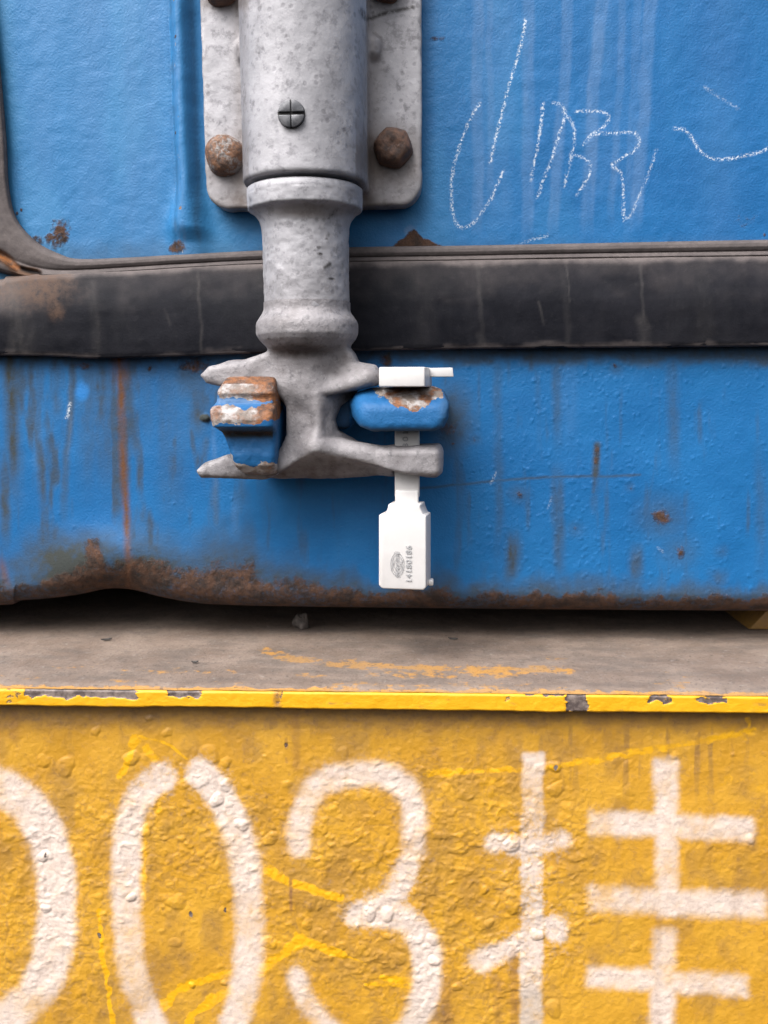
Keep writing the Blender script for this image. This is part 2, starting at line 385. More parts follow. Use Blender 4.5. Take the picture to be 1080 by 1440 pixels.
def mat_bolt2():
    t = NT('half_rusted_bolt', 0.65); n = t.noise(150, 5, 0.7, off=2); n2 = t.noise(500, 4, 0.7)
    r = t.mix(t.ss(n2, 0.35, 0.65), (0.070, 0.045, 0.036), (0.20, 0.095, 0.05))
    t.col(t.mix(t.ss(n, 0.49, 0.57), r, (0.22, 0.205, 0.20))); t.nrm(t.bump(n2, 0.0008, 0.6)); return t.m
RUSTG = mat_bolt2()
DKMET = mat_plain('dark_screw_metal', (0.055, 0.057, 0.065), (0.13, 0.13, 0.14), 300, 0.4, 0.4, 0.0003, 0.3)
SLOT = mat_plain('slot_black', (0.015, 0.014, 0.015), (0.03, 0.028, 0.028), 300, 0.8)  # near-black floor of the screw's cross slot
PLAST = mat_plain('white_plastic', (0.55, 0.53, 0.525), (0.60, 0.58, 0.575), 60, 0.38, 0, 0.0002, 0.08)
PRINT = mat_plain('grey_print', (0.26, 0.26, 0.27), (0.36, 0.36, 0.37), 900, 0.6)
STONE = mat_plain('grey_stone', (0.05, 0.042, 0.038), (0.12, 0.10, 0.09), 220, 0.85, 0, 0.001, 0.8)
FLAKE = mat_plain('dark_flake', (0.03, 0.028, 0.028), (0.09, 0.08, 0.075), 300, 0.6)
UNDER = mat_plain('dark_undercoat', (0.02, 0.018, 0.016), (0.05, 0.042, 0.036), 60, 0.85)

# ================================================================== DOOR
door = thing('shipping_container', 'blue steel container end with chalk scrawl, black rubber gasket and rusty chipped sill', 'shipping container', (0, 0, W(540, 855, 0)[2]))
zt = W(540, -25, 0)[2]; zb = W(540, 385, 0)[2]
xs = lines(-0.175, 0.175, 0.00046, -0.6, 0.6); zs = lines(zb-0.004, zt, 0.00046, None, 0.55)
X, Z = np.meshgrid(xs, zs); P = np.stack([X, 0*X, Z], -1); PX, PY = proj(P)
h = 0.0006*fbm(X*18, Z*18, 3) + 0.00012*fbm(X*260, Z*260, 5, 2)
wob = 2.0*fbm(PY/40, PX*0, 8)
cen = 262 + 0.035*(PY-170) + wob; tap = 1 + 0.9*sst(255, 330, PY)
prof = np.exp(-np.abs((PX-cen)/(13.0*tap))**2.6)
h += 0.0060*prof*(1-0.55*sst(318, 345, PY)) + 0.0010*np.exp(-((PX-cen+1)/26)**2)
h -= 0.0007*np.exp(-((PX-cen+17)/3.5)**2)
at = {k: np.zeros(X.shape) for k in ('rust', 'dirt_shade', 'pale', 'chalk', 'stain', 'fresh', 'chip', 'paler')}
at['paler'] = 0.46*(1-sst(300, 900, PX)) + 0.30*sst(-0.1, 0.5, fbm(PX/60, PY/160, 31, 4)) * (1-sst(500, 1000, PX)*0.7) + 0.45*(1-sst(0, 26, PX-3))  # paler towards the left side, with soft patches
for cx, w, a, y1 in ((673, 15, .55, 345), (690, 9, .3, 300), (741, 16, .55, 350), (790, 15, .6, 345), (838, 17, .55, 345), (868, 10, .35, 330), (905, 17, .6, 335), (890, 12, .35, 345), (700, 40, .18, 340), (850, 60, .15, 300)):
    xx = cx + 7*fbm(PY/130+cx, PY*0, int(cx)) - 0.06*(PY-150)*(1 if 780 < cx < 910 else 0)
    at['pale'] += a*(1-sst(w*0.32, w*0.7, np.abs(PX-xx)))*(1-sst(y1-50, y1, PY))*(0.75+0.4*fbm(PX/9, PY/70, 4))
for cx, w, a in ((130, 30, .2), (185, 18, .25), (60, 22, .15), (215, 14, .18), (1010, 30, .12)):
    at['pale'] += a*np.exp(-((PX-cx-4*fbm(PY/90, PY*0, cx))/w)**2)
S = 500/1080.0
CH = [([(205,315),(180,355),(150,425),(125,510),(118,580),(122,640),(140,688),(175,685),(215,640),(245,590),(275,520)], .85),
 ([(342,60),(335,110),(315,190),(290,270),(265,370),(248,440),(236,495)], 1),
 ([(397,315),(390,380),(375,470),(360,548)], .9), ([(428,312),(452,320),(462,350),(445,410),(420,490),(395,555),(380,598)], .9),
 ([(465,350),(485,375),(492,420),(482,480),(468,530),(462,568)], .75), ([(497,340),(545,338),(585,342),(595,362),(575,390),(540,415),(518,440)], .85),
 ([(540,410),(600,405),(670,403),(690,430),(670,460),(620,490),(605,505),(632,525),(640,570),(640,668)], .9),
 ([(640,668),(665,650),(690,590),(720,520),(740,455)], .5), ([(478,465),(515,478),(540,500),(530,545),(498,592)], .8),
 ([(795,390),(825,395),(850,420),(870,455),(900,478),(940,485),(1000,475),(1080,452),(1180,400)], .95),
 ([(890,265),(940,298),(990,330)], .35), ([(330,740),(370,726),(410,715)], .5)]
wx = PX+1.3*fbm(PX/5, PY/5, 61, 2); wy = PY+1.3*fbm(PX/5, PY/5, 67, 2)
for pts, a in CH:
    q = [(580+x*S, y*S) for x, y in pts]
    at['chalk'] = np.maximum(at['chalk'], .88*a*stroke(wx, wy, q, 3.0, 1.7))
nz = fbm(PX/16, PY/16, 77)
def add(k, m, a=1): at[k] = np.maximum(at[k], a*m)
add('rust', blob(PX+14*nz, PY, 80, 330, 13, 22, .6), .75); add('rust', blob(PX+10*nz, PY, 54, 338, 10, 8, .6), .6)
add('rust', blob(PX+8*nz, PY, 251, 348, 12, 10, .6), .75)
tri = poly_sdf(PX+5*nz, PY+5*nz, [(545, 352), (572, 330), (582, 322), (592, 332), (620, 345), (625, 352)])
add('rust', 1-sst(-3, 4, tri)); add('pale', blob(PX+6*nz, PY, 577, 327, 8, 10), .9)
add('rust', blob(PX+8*nz, PY, 615, 55, 14, 4, .8), .5); add('rust', blob(PX, PY, 1050, 310, 20, 12, .9), .32)
for cx, cy in ((30, 295), (250, 190), (253, 60), (1075, 330), (935, 342), (24, 300)): add('rust', blob(PX, PY, cx, cy, 2.2, 2.6, .6), .8)
add('dirt_shade', sst(325, 362, PY+8*nz), .35); add('dirt_shade', np.exp(-((PX-cen-15)/4)**2), .3); add('dirt_shade', np.exp(-((PX-cen+15)/4)**2)*(0.6+nz), .35)  # darker towards the gasket and along both feet of the rib
add('pale', .55*np.exp(-((PX-cen+6)/5)**2)*np.clip(.6+fbm(PX/4, PY/14, 62), 0, 1))
at['chip'] = np.where((np.abs(PX-(cen-7)) < 2.5) & (fbm(PX/7, PY/9, 12) > .42), .6, 0)
h += 0.0003*blob(PX, PY, 80, 335, 16, 24)*fbm(PX/5, PY/5, 2)
P[..., 1] = -h
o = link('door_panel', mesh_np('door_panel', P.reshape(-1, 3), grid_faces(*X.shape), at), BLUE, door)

# ---- rubber gasket: wide flap with a clamped upper strip; corner turning up at the left
def curve_y(pts):
    a = np.array(pts, float); return lambda x: np.interp(x, a[:, 0], a[:, 1])
def sm_curve(pts):
    q = np.array(smooth(pts, 10)); return lambda x: np.interp(x, q[:, 0], q[:, 1])
flap_top = sm_curve([(-700, 420), (-60, 398), (0, 392), (60, 386), (180, 380), (300, 373), (370, 370), (500, 367), (800, 363), (1080, 359), (1900, 348)])
flap_bot = sm_curve([(-700, 496), (0, 500), (130, 504), (250, 501), (370, 497), (640, 491), (1080, 487), (1900, 478)])
strip_top = sm_curve([(-700, 392), (-40, 374), (60, 366), (110, 365), (250, 358), (370, 352), (495, 347), (800, 343), (1080, 337), (1900, 325)])
u = np.concatenate([np.linspace(-700, -30, 30), np.arange(-28, 1112, 1.8), np.linspace(1114, 1900, 30)])
# profile in (fraction 0 top .. 1 bottom of flap, depth)
pv = [(-0.02, .0030), (0.0, .0050), (.012, .0064), (.05, .0072), (.2, .0092), (.36, .0108), (.46, .0114), (.6, .0116), (.8, .0112), (.95, .0106), (.985, .0102), (1.0, .0092), (1.0, .0060), (.98, .001)]
tv = np.concatenate([np.linspace(a, a+1, 6, endpoint=False) for a in range(len(pv)-1)]+[[len(pv)-1]])
fv = np.interp(tv, range(len(pv)), [p[0] for p in pv]); dv = np.interp(tv, range(len(pv)), [p[1] for p in pv])
kk = np.arange(-6, 7); gw = np.exp(-(kk/2.0)**2); gw /= gw.sum()
dv = np.convolve(np.pad(dv, 6, mode='edge'), gw, 'valid')
U, FV = np.meshgrid(u, fv); DV = np.repeat(dv[:, None], len(u), 1)
QY = flap_top(U)*(1-FV)+flap_bot(U)*FV
DV = DV + 0.0006*fbm(U/150, QY/70, 5)+0.00012*fbm(U/18, QY/18, 6)
P = W(U, QY, DV); PX, PY = U, QY
at = {k: np.zeros(U.shape) for k in ('dust_light', 'stain', 'drip')}
nz = fbm(PX/30, PY/22, 3)
at['dust_light'] = 0.9*(1-sst(0.0, 0.10, FV+0.05*nz)) + 0.55*sst(0.93, 1.0, FV+0.06*nz)*(fbm(PX/60, PY/9, 8) > -0.15) + 0.16*(1-sst(0.05, 0.45, FV+0.25*nz)) + 0.5*(1-sst(0, 90, PX-20*nz))*(1-sst(.2, .6, FV))  # dust along the edges; upper flap's lit tone also painted in paler
at['stain'] = np.maximum(0.7*(1-sst(15, 90, np.hypot((PX-45), (PY-395)*1.6)+20*nz)), 0.6*stroke(PX+5*nz, PY, [(40, 395), (72, 420), (78, 440)], 20, 8))
for cx, y0, y1, w, a in ((18, 400, 500, 20, .6), (30, 440, 500, 26, .35), (278, 385, 500, 4, .55), (672, 370, 488, 6, .35), (796, 372, 425, 2.5, .8), (793, 385, 488, 9, .25), (900, 370, 455, 4, .55), (902, 450, 488, 16, .45), (674, 470, 488, 10, .5), (232, 435, 455, 3, .5), (758, 425, 455, 3, .6), (130, 400, 490, 14, .3), (590, 380, 480, 30, .2), (985, 380, 470, 24, .2)):
    q = stroke(PX+3*fbm(PY/20, PX*0, 4), PY, [(cx, y0), (cx+4, (y0+y1)/2), (cx+6, y1)], w, w*.35); at['drip'] = np.maximum(at['drip'], a*.6*q*(.7+.6*fbm(PX/6, QY/25, 9)))
gk = link('rubber_gasket', mesh_np('rubber_gasket', P.reshape(-1, 3), grid_faces(*U.shape, flip=True), at), RUB, door)
# clamped strip: swept bead following the bottom edge and turning up the left side
inner = [(-60, -260), (-18, -60), (0, 90), (9, 190), (13, 262), (24, 308), (52, 340), (84, 357), (112, 364), (180, 362), (250, 358), (370, 352), (495, 347.5), (640, 345.5), (800, 342.5), (1080, 337), (1500, 330), (1900, 324)]
outer = [(-150, -260), (-118, -60), (-95, 90), (-84, 210), (-70, 300), (-36, 358), (10, 380), (52, 388), (100, 387), (180, 382), (260, 377), (370, 371.5), (495, 368.5), (640, 366.5), (800, 363.5), (1080, 360), (1500, 352), (1900, 347)]
A = np.array(smooth(inner, 40)); B = np.array(smooth(outer, 40))
cs = [(0.0, .0004), (0.01, .0030), (.06, .0046), (.18, .0054), (.40, .0056), (.60, .0050), (.68, .0044), (.76, .0056), (.92, .0062), (1.0, .0058), (1.06, .0046), (1.12, .001)]
tv = np.concatenate([np.linspace(a, a+1, 4, endpoint=False) for a in range(len(cs)-1)]+[[len(cs)-1]])
fv = np.interp(tv, range(len(cs)), [p[0] for p in cs]); dv = np.interp(tv, range(len(cs)), [p[1] for p in cs])
Q = A[None]*(1-fv[:, None, None])+B[None]*fv[:, None, None]
DV = np.repeat(dv[:, None], len(A), 1)+0.0002*fbm(Q[..., 0]/30, Q[..., 1]/30, 9)
DV = DV - 0.0022*stroke(Q[..., 0], Q[..., 1], [(-10, 352), (8, 362), (26, 378), (52, 384)], 9, 3)
at = {'dust_light': 0.85+0.2*fbm(Q[..., 0]/40, Q[..., 1]/12, 4), 'stain': 1.6*stroke(Q[..., 0], Q[..., 1], [(-10, 355), (8, 365), (24, 379), (50, 384)], 13, 5), 'drip': 0*DV, 'hole': .95*stroke(Q[..., 0], Q[..., 1], [(30, 377), (40, 381), (56, 384)], 6, 2)+.8*stroke(Q[..., 0], Q[..., 1], [(-8, 362), (12, 374), (22, 381)], 4, 2), 'redrust': stroke(Q[..., 0], Q[..., 1], [(-12, 354), (6, 364), (24, 377)], 7, 3)}
P = W(Q[..., 0], Q[..., 1], DV)
link('clamped_strip', mesh_np('clamped_strip', P.reshape(-1, 3), grid_faces(*DV.shape, flip=True), at), RUB, gk, 'dusty grey upper strip of the gasket')

# ---- bolted bracket with the bearing sleeve
AXD = 0.030                                                         # depth of the rod axis
ax = W(431, 400, AXD)[0]; ay = -AXD
mp_ = mpp(431, 400, AXD)
def zax(py): return W(431, py, AXD)[2]
PL = 0.009
pL = W(287, 200, PL)[0]; pR = W(593, 200, PL)[0]; pB = W(440, 291, PL)[2]; pT = W(440, -120, PL)[2]
X, Y, Z, org, hh = sgrid((pL-.003, -.058, pB-.003), (pR+.003, .002, pT+.003), .00055)
pc = ((pL+pR)/2, -PL/2, (pB+pT)/2)
rx = np.abs(X-pc[0])-(pR-pL)/2+.0085; rz = np.abs(Z-pc[2])-(pT-pB)/2+.0085
d2 = np.hypot(np.maximum(rx, 0), np.maximum(rz, 0))+np.minimum(np.maximum(rx, rz), 0)-.0085
d2 = d2 + .00012*vn2(X*300, Z*300, 3)
f = smax(d2, np.abs(Y+PL/2)-PL/2, .0012)
RS = 84*mp_
zs0 = W(431, 240, AXD+RS)[2]
cyl = np.hypot(X-ax, Y-ay)-RS
cyl = smax(smax(cyl, zs0-Z, .0014), Z-pT+.004, .0014)
leg = sbox(X, Y, Z, (ax, -PL-.004, (zs0+pT)/2), RS*1.005, .016, (pT-zs0)/2, .002)
f2 = smin(cyl, smax(smax(leg, zs0-Z, .0014), Z-pT+.004, .0014), .002)
f = smin(f, f2, .005)
for qx, qy in ((525, 68), (341, 74)):
    p = W(qx, qy, PL+.003); f = smin(f, scaps(X, Y, Z, p+np.array([0, .002, .002]), p+np.array([0, .0015, -.0005]), .0026, .0020), .003)
f = f + .00010*vn3(X*260, Y*260, Z*260, 4) + .00005*vn3(X*600, Y*600, Z*600, 5)
V, F = nets(f, org, hh); PX, PY = proj(V)
wx = PX+4*fbm(PX/14, PY/14, 3)
gr = 0.5*np.exp(-((PX-520)/16)**2)*sst(0, 60, PY)+0.5*np.exp(-((PX-338)/12)**2) + .8*blob(wx, PY, 553, 225, 45, 42, .7) + .6*blob(wx, PY, 318, 235, 40, 40, .8) + .5*sst(265, 292, PY) + .6*blob(PX, PY, 500, 215, 12, 40, .8)+.8*blob(PX, PY, 316, 2, 40, 12, .8)  # darker along the sleeve joints, around bolts and at the lower edge
gr = gr*(1-.6*((V[:, 1] < -.03) & (np.abs(PX-425) < 75)))
scr = np.maximum(stroke(PX, PY, [(510, 20), (517, 27), (540, 19), (580, 10)], 5, 2.5), .8*stroke(PX, PY, [(508, 15), (516, 27)], 7, 3))
br = link('rod_bracket', mesh_np('rod_bracket', V, F, {'grime_shade': gr, 'scr': scr}), GALV, door)
# bolts
def dome(cx, cy, rpx, dep, hgt, mat, hexa, name, label):
    c = W(cx, cy, dep); r = rpx*mpp(cx, cy, dep)
    nr, na = 26, 72; rr = np.linspace(0, 1, nr); th = np.linspace(0, 2*math.pi, na, endpoint=False)
    R, T = np.meshgrid(rr, th, indexing='ij')
    if hexa: lim = 0.93/np.cos(((T+.2) % (math.pi/3))-math.pi/6); lim = 0.6*np.minimum(lim, 1.06)+.4
    else: lim = 1+.035*np.sin(3*T+1)+.02*np.sin(5*T)
    dd = (np.clip(1-R**6, 0, 1)**.5*(.72 if hexa else .45)+np.clip(1-R**2, 0, 1)**.5*(.28 if hexa else .55))*hgt
    if hexa: dd = dd - .12*hgt*np.exp(-(R/.22)**2)
    dd = dd + .0003*fbm(R*np.cos(T)*4, R*np.sin(T)*4, 9)*(R < .98)
    x = c[0]+r*lim*R*np.cos(T); z = c[2]+r*lim*R*np.sin(T); y = c[1]-dd
    V = np.stack([x, y, z], -1); sk = V[-1:].copy(); sk[..., 1] = c[1]+.001
    V = np.concatenate([V, sk]).reshape(-1, 3)
    i = np.arange((nr+1)*na).reshape(nr+1, na); i2 = np.concatenate([i, i[:, :1]], 1)
    F = np.stack([i2[:-1, :-1], i2[1:, :-1], i2[1:, 1:], i2[:-1, 1:]], -1).reshape(-1, 4)
    link(name, mesh_np(name, V, F), mat, br, label)
dome(317, 219, 28, PL, .0066, RUSTG, False, 'bolt_head', 'round bolt head, half rusty and half grey')
dome(553, 209, 27.5, PL, .0072, RUSTB, True, 'bolt_head', 'brown rusted hexagonal bolt head')
dome(312, -19, 27, PL, .0080, RUSTB, False, 'bolt_head', None)
dome(545, -22, 26, PL, .0085, RUSTB, True, 'bolt_head', None)
# slotted screw on the sleeve
c = W(410, 161, AXD+RS*.985); rs = 18.5*mpp(410, 161, AXD+RS)
bm = bmesh.new()
th = np.linspace(0, 2*math.pi, 40, endpoint=False)
def half(sign):
    pts = []
    for k in range(25):
        a = math.pi*k/24
        pts.append((rs*math.cos(a), sign*max(rs*math.sin(a), 0)+sign*rs*.10))
    return pts
for sgn in (1, -1):
    for q in (1, -1):
        pts = []
        for k in range(15):
            a = math.pi/2*k/14
            pts.append((c[0]+q*(rs*.035+rs*.95*math.cos(a)), c[2]+sgn*(rs*.13+rs*.87*math.sin(a)*1.0)))
        pts.append((c[0]+q*rs*.035, c[2]+sgn*rs*.13))
        b = bm_poly_prism(pts, c[1]-.0016+.0002*(sgn), c[1]+.003); bevel(b, .0004, 2)
        tm = bpy.data.meshes.new('tmp'); b.to_mesh(tm); b.free(); bm.from_mesh(tm); bpy.data.meshes.remove(tm)
scw = link('slotted_screw', bm_mesh(bm, 'slotted_screw'), DKMET, br, 'dark screw head split by a cross slot')
V, F = lathe([(0, .0001), (0, rs*1.04), (.004, rs*1.04)], 0, 0, 48)
V = np.stack([c[0]+V[:, 0], c[1]-.0006+V[:, 2], c[2]+V[:, 1]], -1)
link('screw_slot', mesh_np('screw_slot', V, F, smooth_=False), SLOT, br)

# ================================================================== LOCKING ROD
rod = thing('locking_rod', 'grey galvanised locking rod ending in a forked cast cam, in front of the gasket', 'locking rod', (ax, ay, zax(672)))
prof = []
def pr(py, hw): prof.append((zax(py), hw*mp_))
zf = zs0-.0010
prof += [(zf+.02, 58*mp_), (zf-.0001, 58*mp_), (zf-.0003, 76*mp_), (zf-.0009, 79.4*mp_)]
for py, hw in ((262, 80), (270, 80), (276, 79.6), (283, 79.4), (296, 79.0), (297.5, 78.4), (298.6, 75.6), (301, 72.0), (306, 67.2), (312, 63.8), (319, 61.4), (327, 60.1), (340, 59.8), (360, 59.7), (380, 59.6), (400, 59.5), (420, 59.5), (436, 60), (460, 58)): pr(py, hw)
prof = prof[:4]+[p for p in prof[4:] if p[0] < zf-.0014]
zz = np.array([p[0] for p in prof]); rr = np.array([p[1] for p in prof])
zi = np.concatenate([zz[:4], np.arange(zz[4], zz[-1], -.00035)]); ri = np.interp(-zi, -zz, rr)
ri[4:] = np.convolve(np.pad(ri[4:], 1, mode='edge'), [.15, .7, .15], 'valid')
V, F = lathe(list(zip(zi, ri)), ax, ay, 140, .00016, 2); PX, PY = proj(V)
F = F[:, ::-1] if False else F
wx = PX+5*fbm(PX/15, PY/15, 1)
gr = .7*blob(wx, PY, 440, 296, 60, 10, .5)+.6*blob(wx, PY, 500, 268, 14, 12, .7)+.2*sst(320, 430, PY)  # shade painted under the flange band; darker at its right and lower pipe
scr = np.maximum.reduce([stroke(PX, PY, [(462, 306), (474, 295)], 4, 2), stroke(PX, PY, [(459, 336), (463, 328)], 3, 1.5), stroke(PX, PY, [(457, 376), (464, 371)], 5, 2), blob(PX, PY, 450, 357, 4, 2), blob(PX, PY, 465, 392, 5, 1.5), blob(PX, PY, 449, 348, 3, 2)])
link('pipe', mesh_np('pipe', V, F, {'grime_shade': gr, 'scr': scr}), GALV, rod)

V, F = lathe([(pT-.02, 10*mp_), (pT-.02, 60*mp_), (pT+.1, 60*mp_), (pT+.35, 60*mp_)], ax, ay, 96)
link('pipe', mesh_np('pipe', V, F), GALV, rod)
# ---- cam head
X, Y, Z, org, hh = sgrid((W(276, 600, .03)[0]-.004, -.056, zax(680)-.004), (W(622, 600, .03)[0]+.005, -.006, zax(425)), .00055)
D0 = .031
def c2(pts, dep=D0): return [tuple(W(x, y, dep)[[0, 2]]) for x, y in pts]
OUT = [(284,528),(296,515),(345,507),(378,494),(392,480),(484,482),(497,496),(503,508),(528,516),(534,529),(531,543),(505,553),(478,570),(470,590),(474,606),(500,621),(540,631),(618,627),(621,634),(620,662),(612,668),(540,669),(470,675),(380,674),(285,671),(278,661),(290,650),(322,639),(360,650),(390,640),(404,612),(404,572),(396,556),(350,546),(310,543),(292,539)]
pd = poly_sdf(X, Z, c2(OUT))
yc, th_ = -.028, .0075
f = smax(pd, np.abs(Y-yc)-th_, .0026)
def cap(p, q, ra, rb, k=.004):
    global f
    a = W(p[0], p[1], p[2]); b = W(q[0], q[1], q[2]); f = smin(f, scaps(X, Y, Z, a, b, ra, rb), k)
m = mp_
cap((432, 470, .030), (438, 530, .030), 46*m, 34*m, .006)            # neck
cap((446, 545, .031), (446, 622, .0325), 19*m, 18*m, .004)           # web body
cap((449, 556, .0370), (447, 626, .0380), 6*m, 7*m, .003)           # web ridge
cap((448, 630, .0370), (530, 643, .0345), 9*m, 13*m, .006)           # right lower shoulder
cap((444, 632, .0365), (398, 662, .0330), 9*m, 9*m, .006)            # left lower shoulder
cap((446, 562, .0340), (518, 531, .0370), 13*m, 14*m, .005)          # right upper lobe
cap((436, 545, .0340), (330, 526, .0290), 12*m, 11*m, .006)
b0 = W(579, 648, .031); f = smin(f, sbox(X, Y, Z, b0, 40*m, .0085, 19.5*m, .0022), .0035)
cc = W(416, 497, .0475); f = smax(f, -(np.sqrt(((X-cc[0])/2.0)**2+(Y-cc[1])**2+((Z-cc[2])/1.0)**2)-.0044), .004)      # hollow under the collar
def facet(apex, l, r_, d_top, d_bot, k):       # a flat cut facing down and forward, under two edges that meet at the apex
    global f
    A0 = np.array(c2([apex, l, r_], .036)); g = None
    for p, q, sgn in ((A0[0], A0[1], 1), (A0[2], A0[0], 1)):
        n_ = np.array([-(q-p)[1], (q-p)[0]]); n_ = n_/np.linalg.norm(n_)
        if n_[1] < 0: n_ = -n_
        e_ = (X-p[0])*n_[0]+(Z-p[1])*n_[1]
        g = e_ if g is None else np.maximum(g, e_)
    za, zb2 = A0[0][1], W(445, 674, .036)[2]
    pl = d_bot+(d_top-d_bot)*(Z-zb2)/(za-zb2)
    g = np.maximum(g, (pl+Y)*.9)             # solid in front of the plane is removed
    f = smax(f, -g, k)
facet((446, 634), (380, 672), (556, 662), .0415, .0285, .0012)
# right flank of the web: falls back from the ridge, under the upper lobe and above the lower arm
g = None
for p, q, sg in (((451, 559), (540, 541), -1), ((451, 613), (540, 625), 1)):
    A0 = np.array(c2([p, q], .036)); n_ = np.array([-(A0[1]-A0[0])[1], (A0[1]-A0[0])[0]]); n_ = n_/np.linalg.norm(n_)
    if n_[1] < 0: n_ = -n_
    e_ = ((X-A0[0][0])*n_[0]+(Z-A0[0][1])*n_[1])*(1 if sg < 0 else -1)
    g = e_ if g is None else np.maximum(g, e_)
xa, xb = c2([(453, 595)], .038)[0][0], c2([(474, 595)], .034)[0][0]
g = np.maximum(g, ((.0402+(.0325-.0402)*(X-xa)/(xb-xa))+Y)*.75); g = np.maximum(np.maximum(g, xa-X), X-c2([(546, 600)])[0][0])
f = smax(f, -g, .0020)
# collar (turned bulge) and pipe socket
r = np.hypot(X-ax, Y-ay)
zc0 = zax(462)
prz = np.array([zax(v) for v in (500, 490, 484, 478, 471, 459, 453, 447, 441, 436, 420)][::1]); prr = np.array([42, 57, 62.5, 68, 71.6, 71.8, 70.4, 66.0, 62.0, 60.5, 60.5])*m
rad = np.interp(Z, prz, prr)
col = smax((r-rad)*.85, zax(498)-Z, .004)
f = smin(f, col, .0016)
ps = W(572, 648, .031)
f = f + .00016*vn3(X*220, Y*220, Z*220, 4) + .00008*vn3(X*520, Y*520, Z*520, 5)+.00004*vn3(X*1000, Y*1000, Z*1000, 6)
slot = np.maximum(np.abs(X-ps[0])-19.5*m, np.abs(Y-ps[1]+.0)-.0030)
f = np.maximum(f, -np.maximum(slot, zax(560)*0+np.where(Z < zax(600), -1, 1)))
V, F = nets(f, org, hh); PX, PY = proj(V)
wn2 = fbm(PX/18, PY/18, 5)
gr = .95*blob(PX+8*wn2, PY, 418, 494, 34, 10, .6)+.55*(1-sst(-8, 8, poly_sdf(PX, PY, [(446, 640), (390, 668), (545, 664), (500, 648)])))+.4*blob(PX, PY, 470, 505, 26, 20, .8)+.5*sst(664, 672, PY+4*wn2)+.25*sst(.1, .6, wn2)  # grime, plus shade painted in the hollow, lower facet and underside
link('cam_head', mesh_np('cam_head', V, F, {'grime_shade': np.clip(gr*1.2, 0, 1)}), CAST, rod)

# ================================================================== SILL
sill = door
bot = sm_curve([(-900, 860), (-60, 852), (0, 846), (60, 842), (110, 836), (150, 828), (185, 829), (225, 839), (270, 847), (330, 851), (500, 854), (800, 857), (1080, 859), (1900, 864)])
xs = np.concatenate([np.linspace(-2000, -40, 20), np.arange(-38, 1122, 1.65), np.linspace(1126, 3000, 20)])
SD = .0045
NV = 225; vv = np.linspace(0, 1, NV)
U, VV = np.meshgrid(xs, vv); T0 = 462.0; BB = bot(U)
QY = T0+(BB-T0)*VV
dent = np.exp(-((U-160)/75)**2)
dist = BB-QY
h = SD + .0005*fbm(U/140, QY/140, 4)+.0001*fbm(U/20, QY/20, 6) + 0*U
h = h + dent*(.0032*np.exp(-((dist-48)/34)**2)) - dent*.0035*np.exp(-(dist/22)**2)
RB = 25.0
h = h - np.where(dist < RB, .0085*(1-np.sqrt(np.clip(1-((RB-dist)/RB)**2, 0, 1))), 0)
rng = np.random.RandomState(5)
bl = np.zeros(U.shape)
for k in range(1330):
    cx = rng.uniform(650, 1080) if k < 1250 else rng.uniform(0, 1080); cy = rng.uniform(495, 845) if k < 1250 else rng.uniform(700, 850)
    if k < 1250 and rng.rand() > .25+.75*math.exp(-((cx-790)/150)**2): continue
    r = rng.uniform(1.2, 2.2)*(1.3 if rng.rand() < .1 else 1)
    i0 = np.searchsorted(xs, cx-9); i1 = np.searchsorted(xs, cx+9); j0 = int(max(0, (cy-9-T0)/390*NV)); j1 = int(min(NV, (cy+9-T0)/370*NV+1))
    s = (slice(j0, j1), slice(i0, i1)); d = np.hypot(U[s]-cx, QY[s]-cy)/r
    bl[s] = np.maximum(bl[s], np.clip(1-d*d*.5, 0, 1)*r/2.2)
h = h + .00023*bl
at = {k: np.zeros(U.shape) for k in ('rust', 'dirt_shade', 'pale', 'chalk', 'stain', 'fresh', 'chip', 'paler')}
nz = fbm(U/22, QY/22, 11); nb = fbm(U/55, QY/40, 19); ns = fbm(U/9, QY/60, 23)
PX, PY = U, QY
edge = (31+18*fbm(U/38, QY*0, 41))*(1-.22*sst(380, 520, U))+14*nz + 26*np.exp(-((U-300)/150)**2)
add('rust', (1-sst(edge*.55, edge*1.25, dist))*(.72+.25*nb), 1.05)
add('dirt_shade', 1-sst(edge*.8, edge*2.3, dist+12*nz), .8)
add('dirt_shade', blob(U+20*nz, QY+14*nb, 100, 800, 75, 46, .7), 1.1); add('dirt_shade', blob(U+20*nz, QY+10*nb, 200, 805, 68, 34, .7), 1.1)
add('rust', stroke(U+5*nz, QY, [(130, 768), (136, 790), (150, 815), (190, 840), (250, 850)], 26, 8), .75)
add('rust', blob(U+12*nz, QY+12*nz, 225, 815, 45, 16, .8), .5)
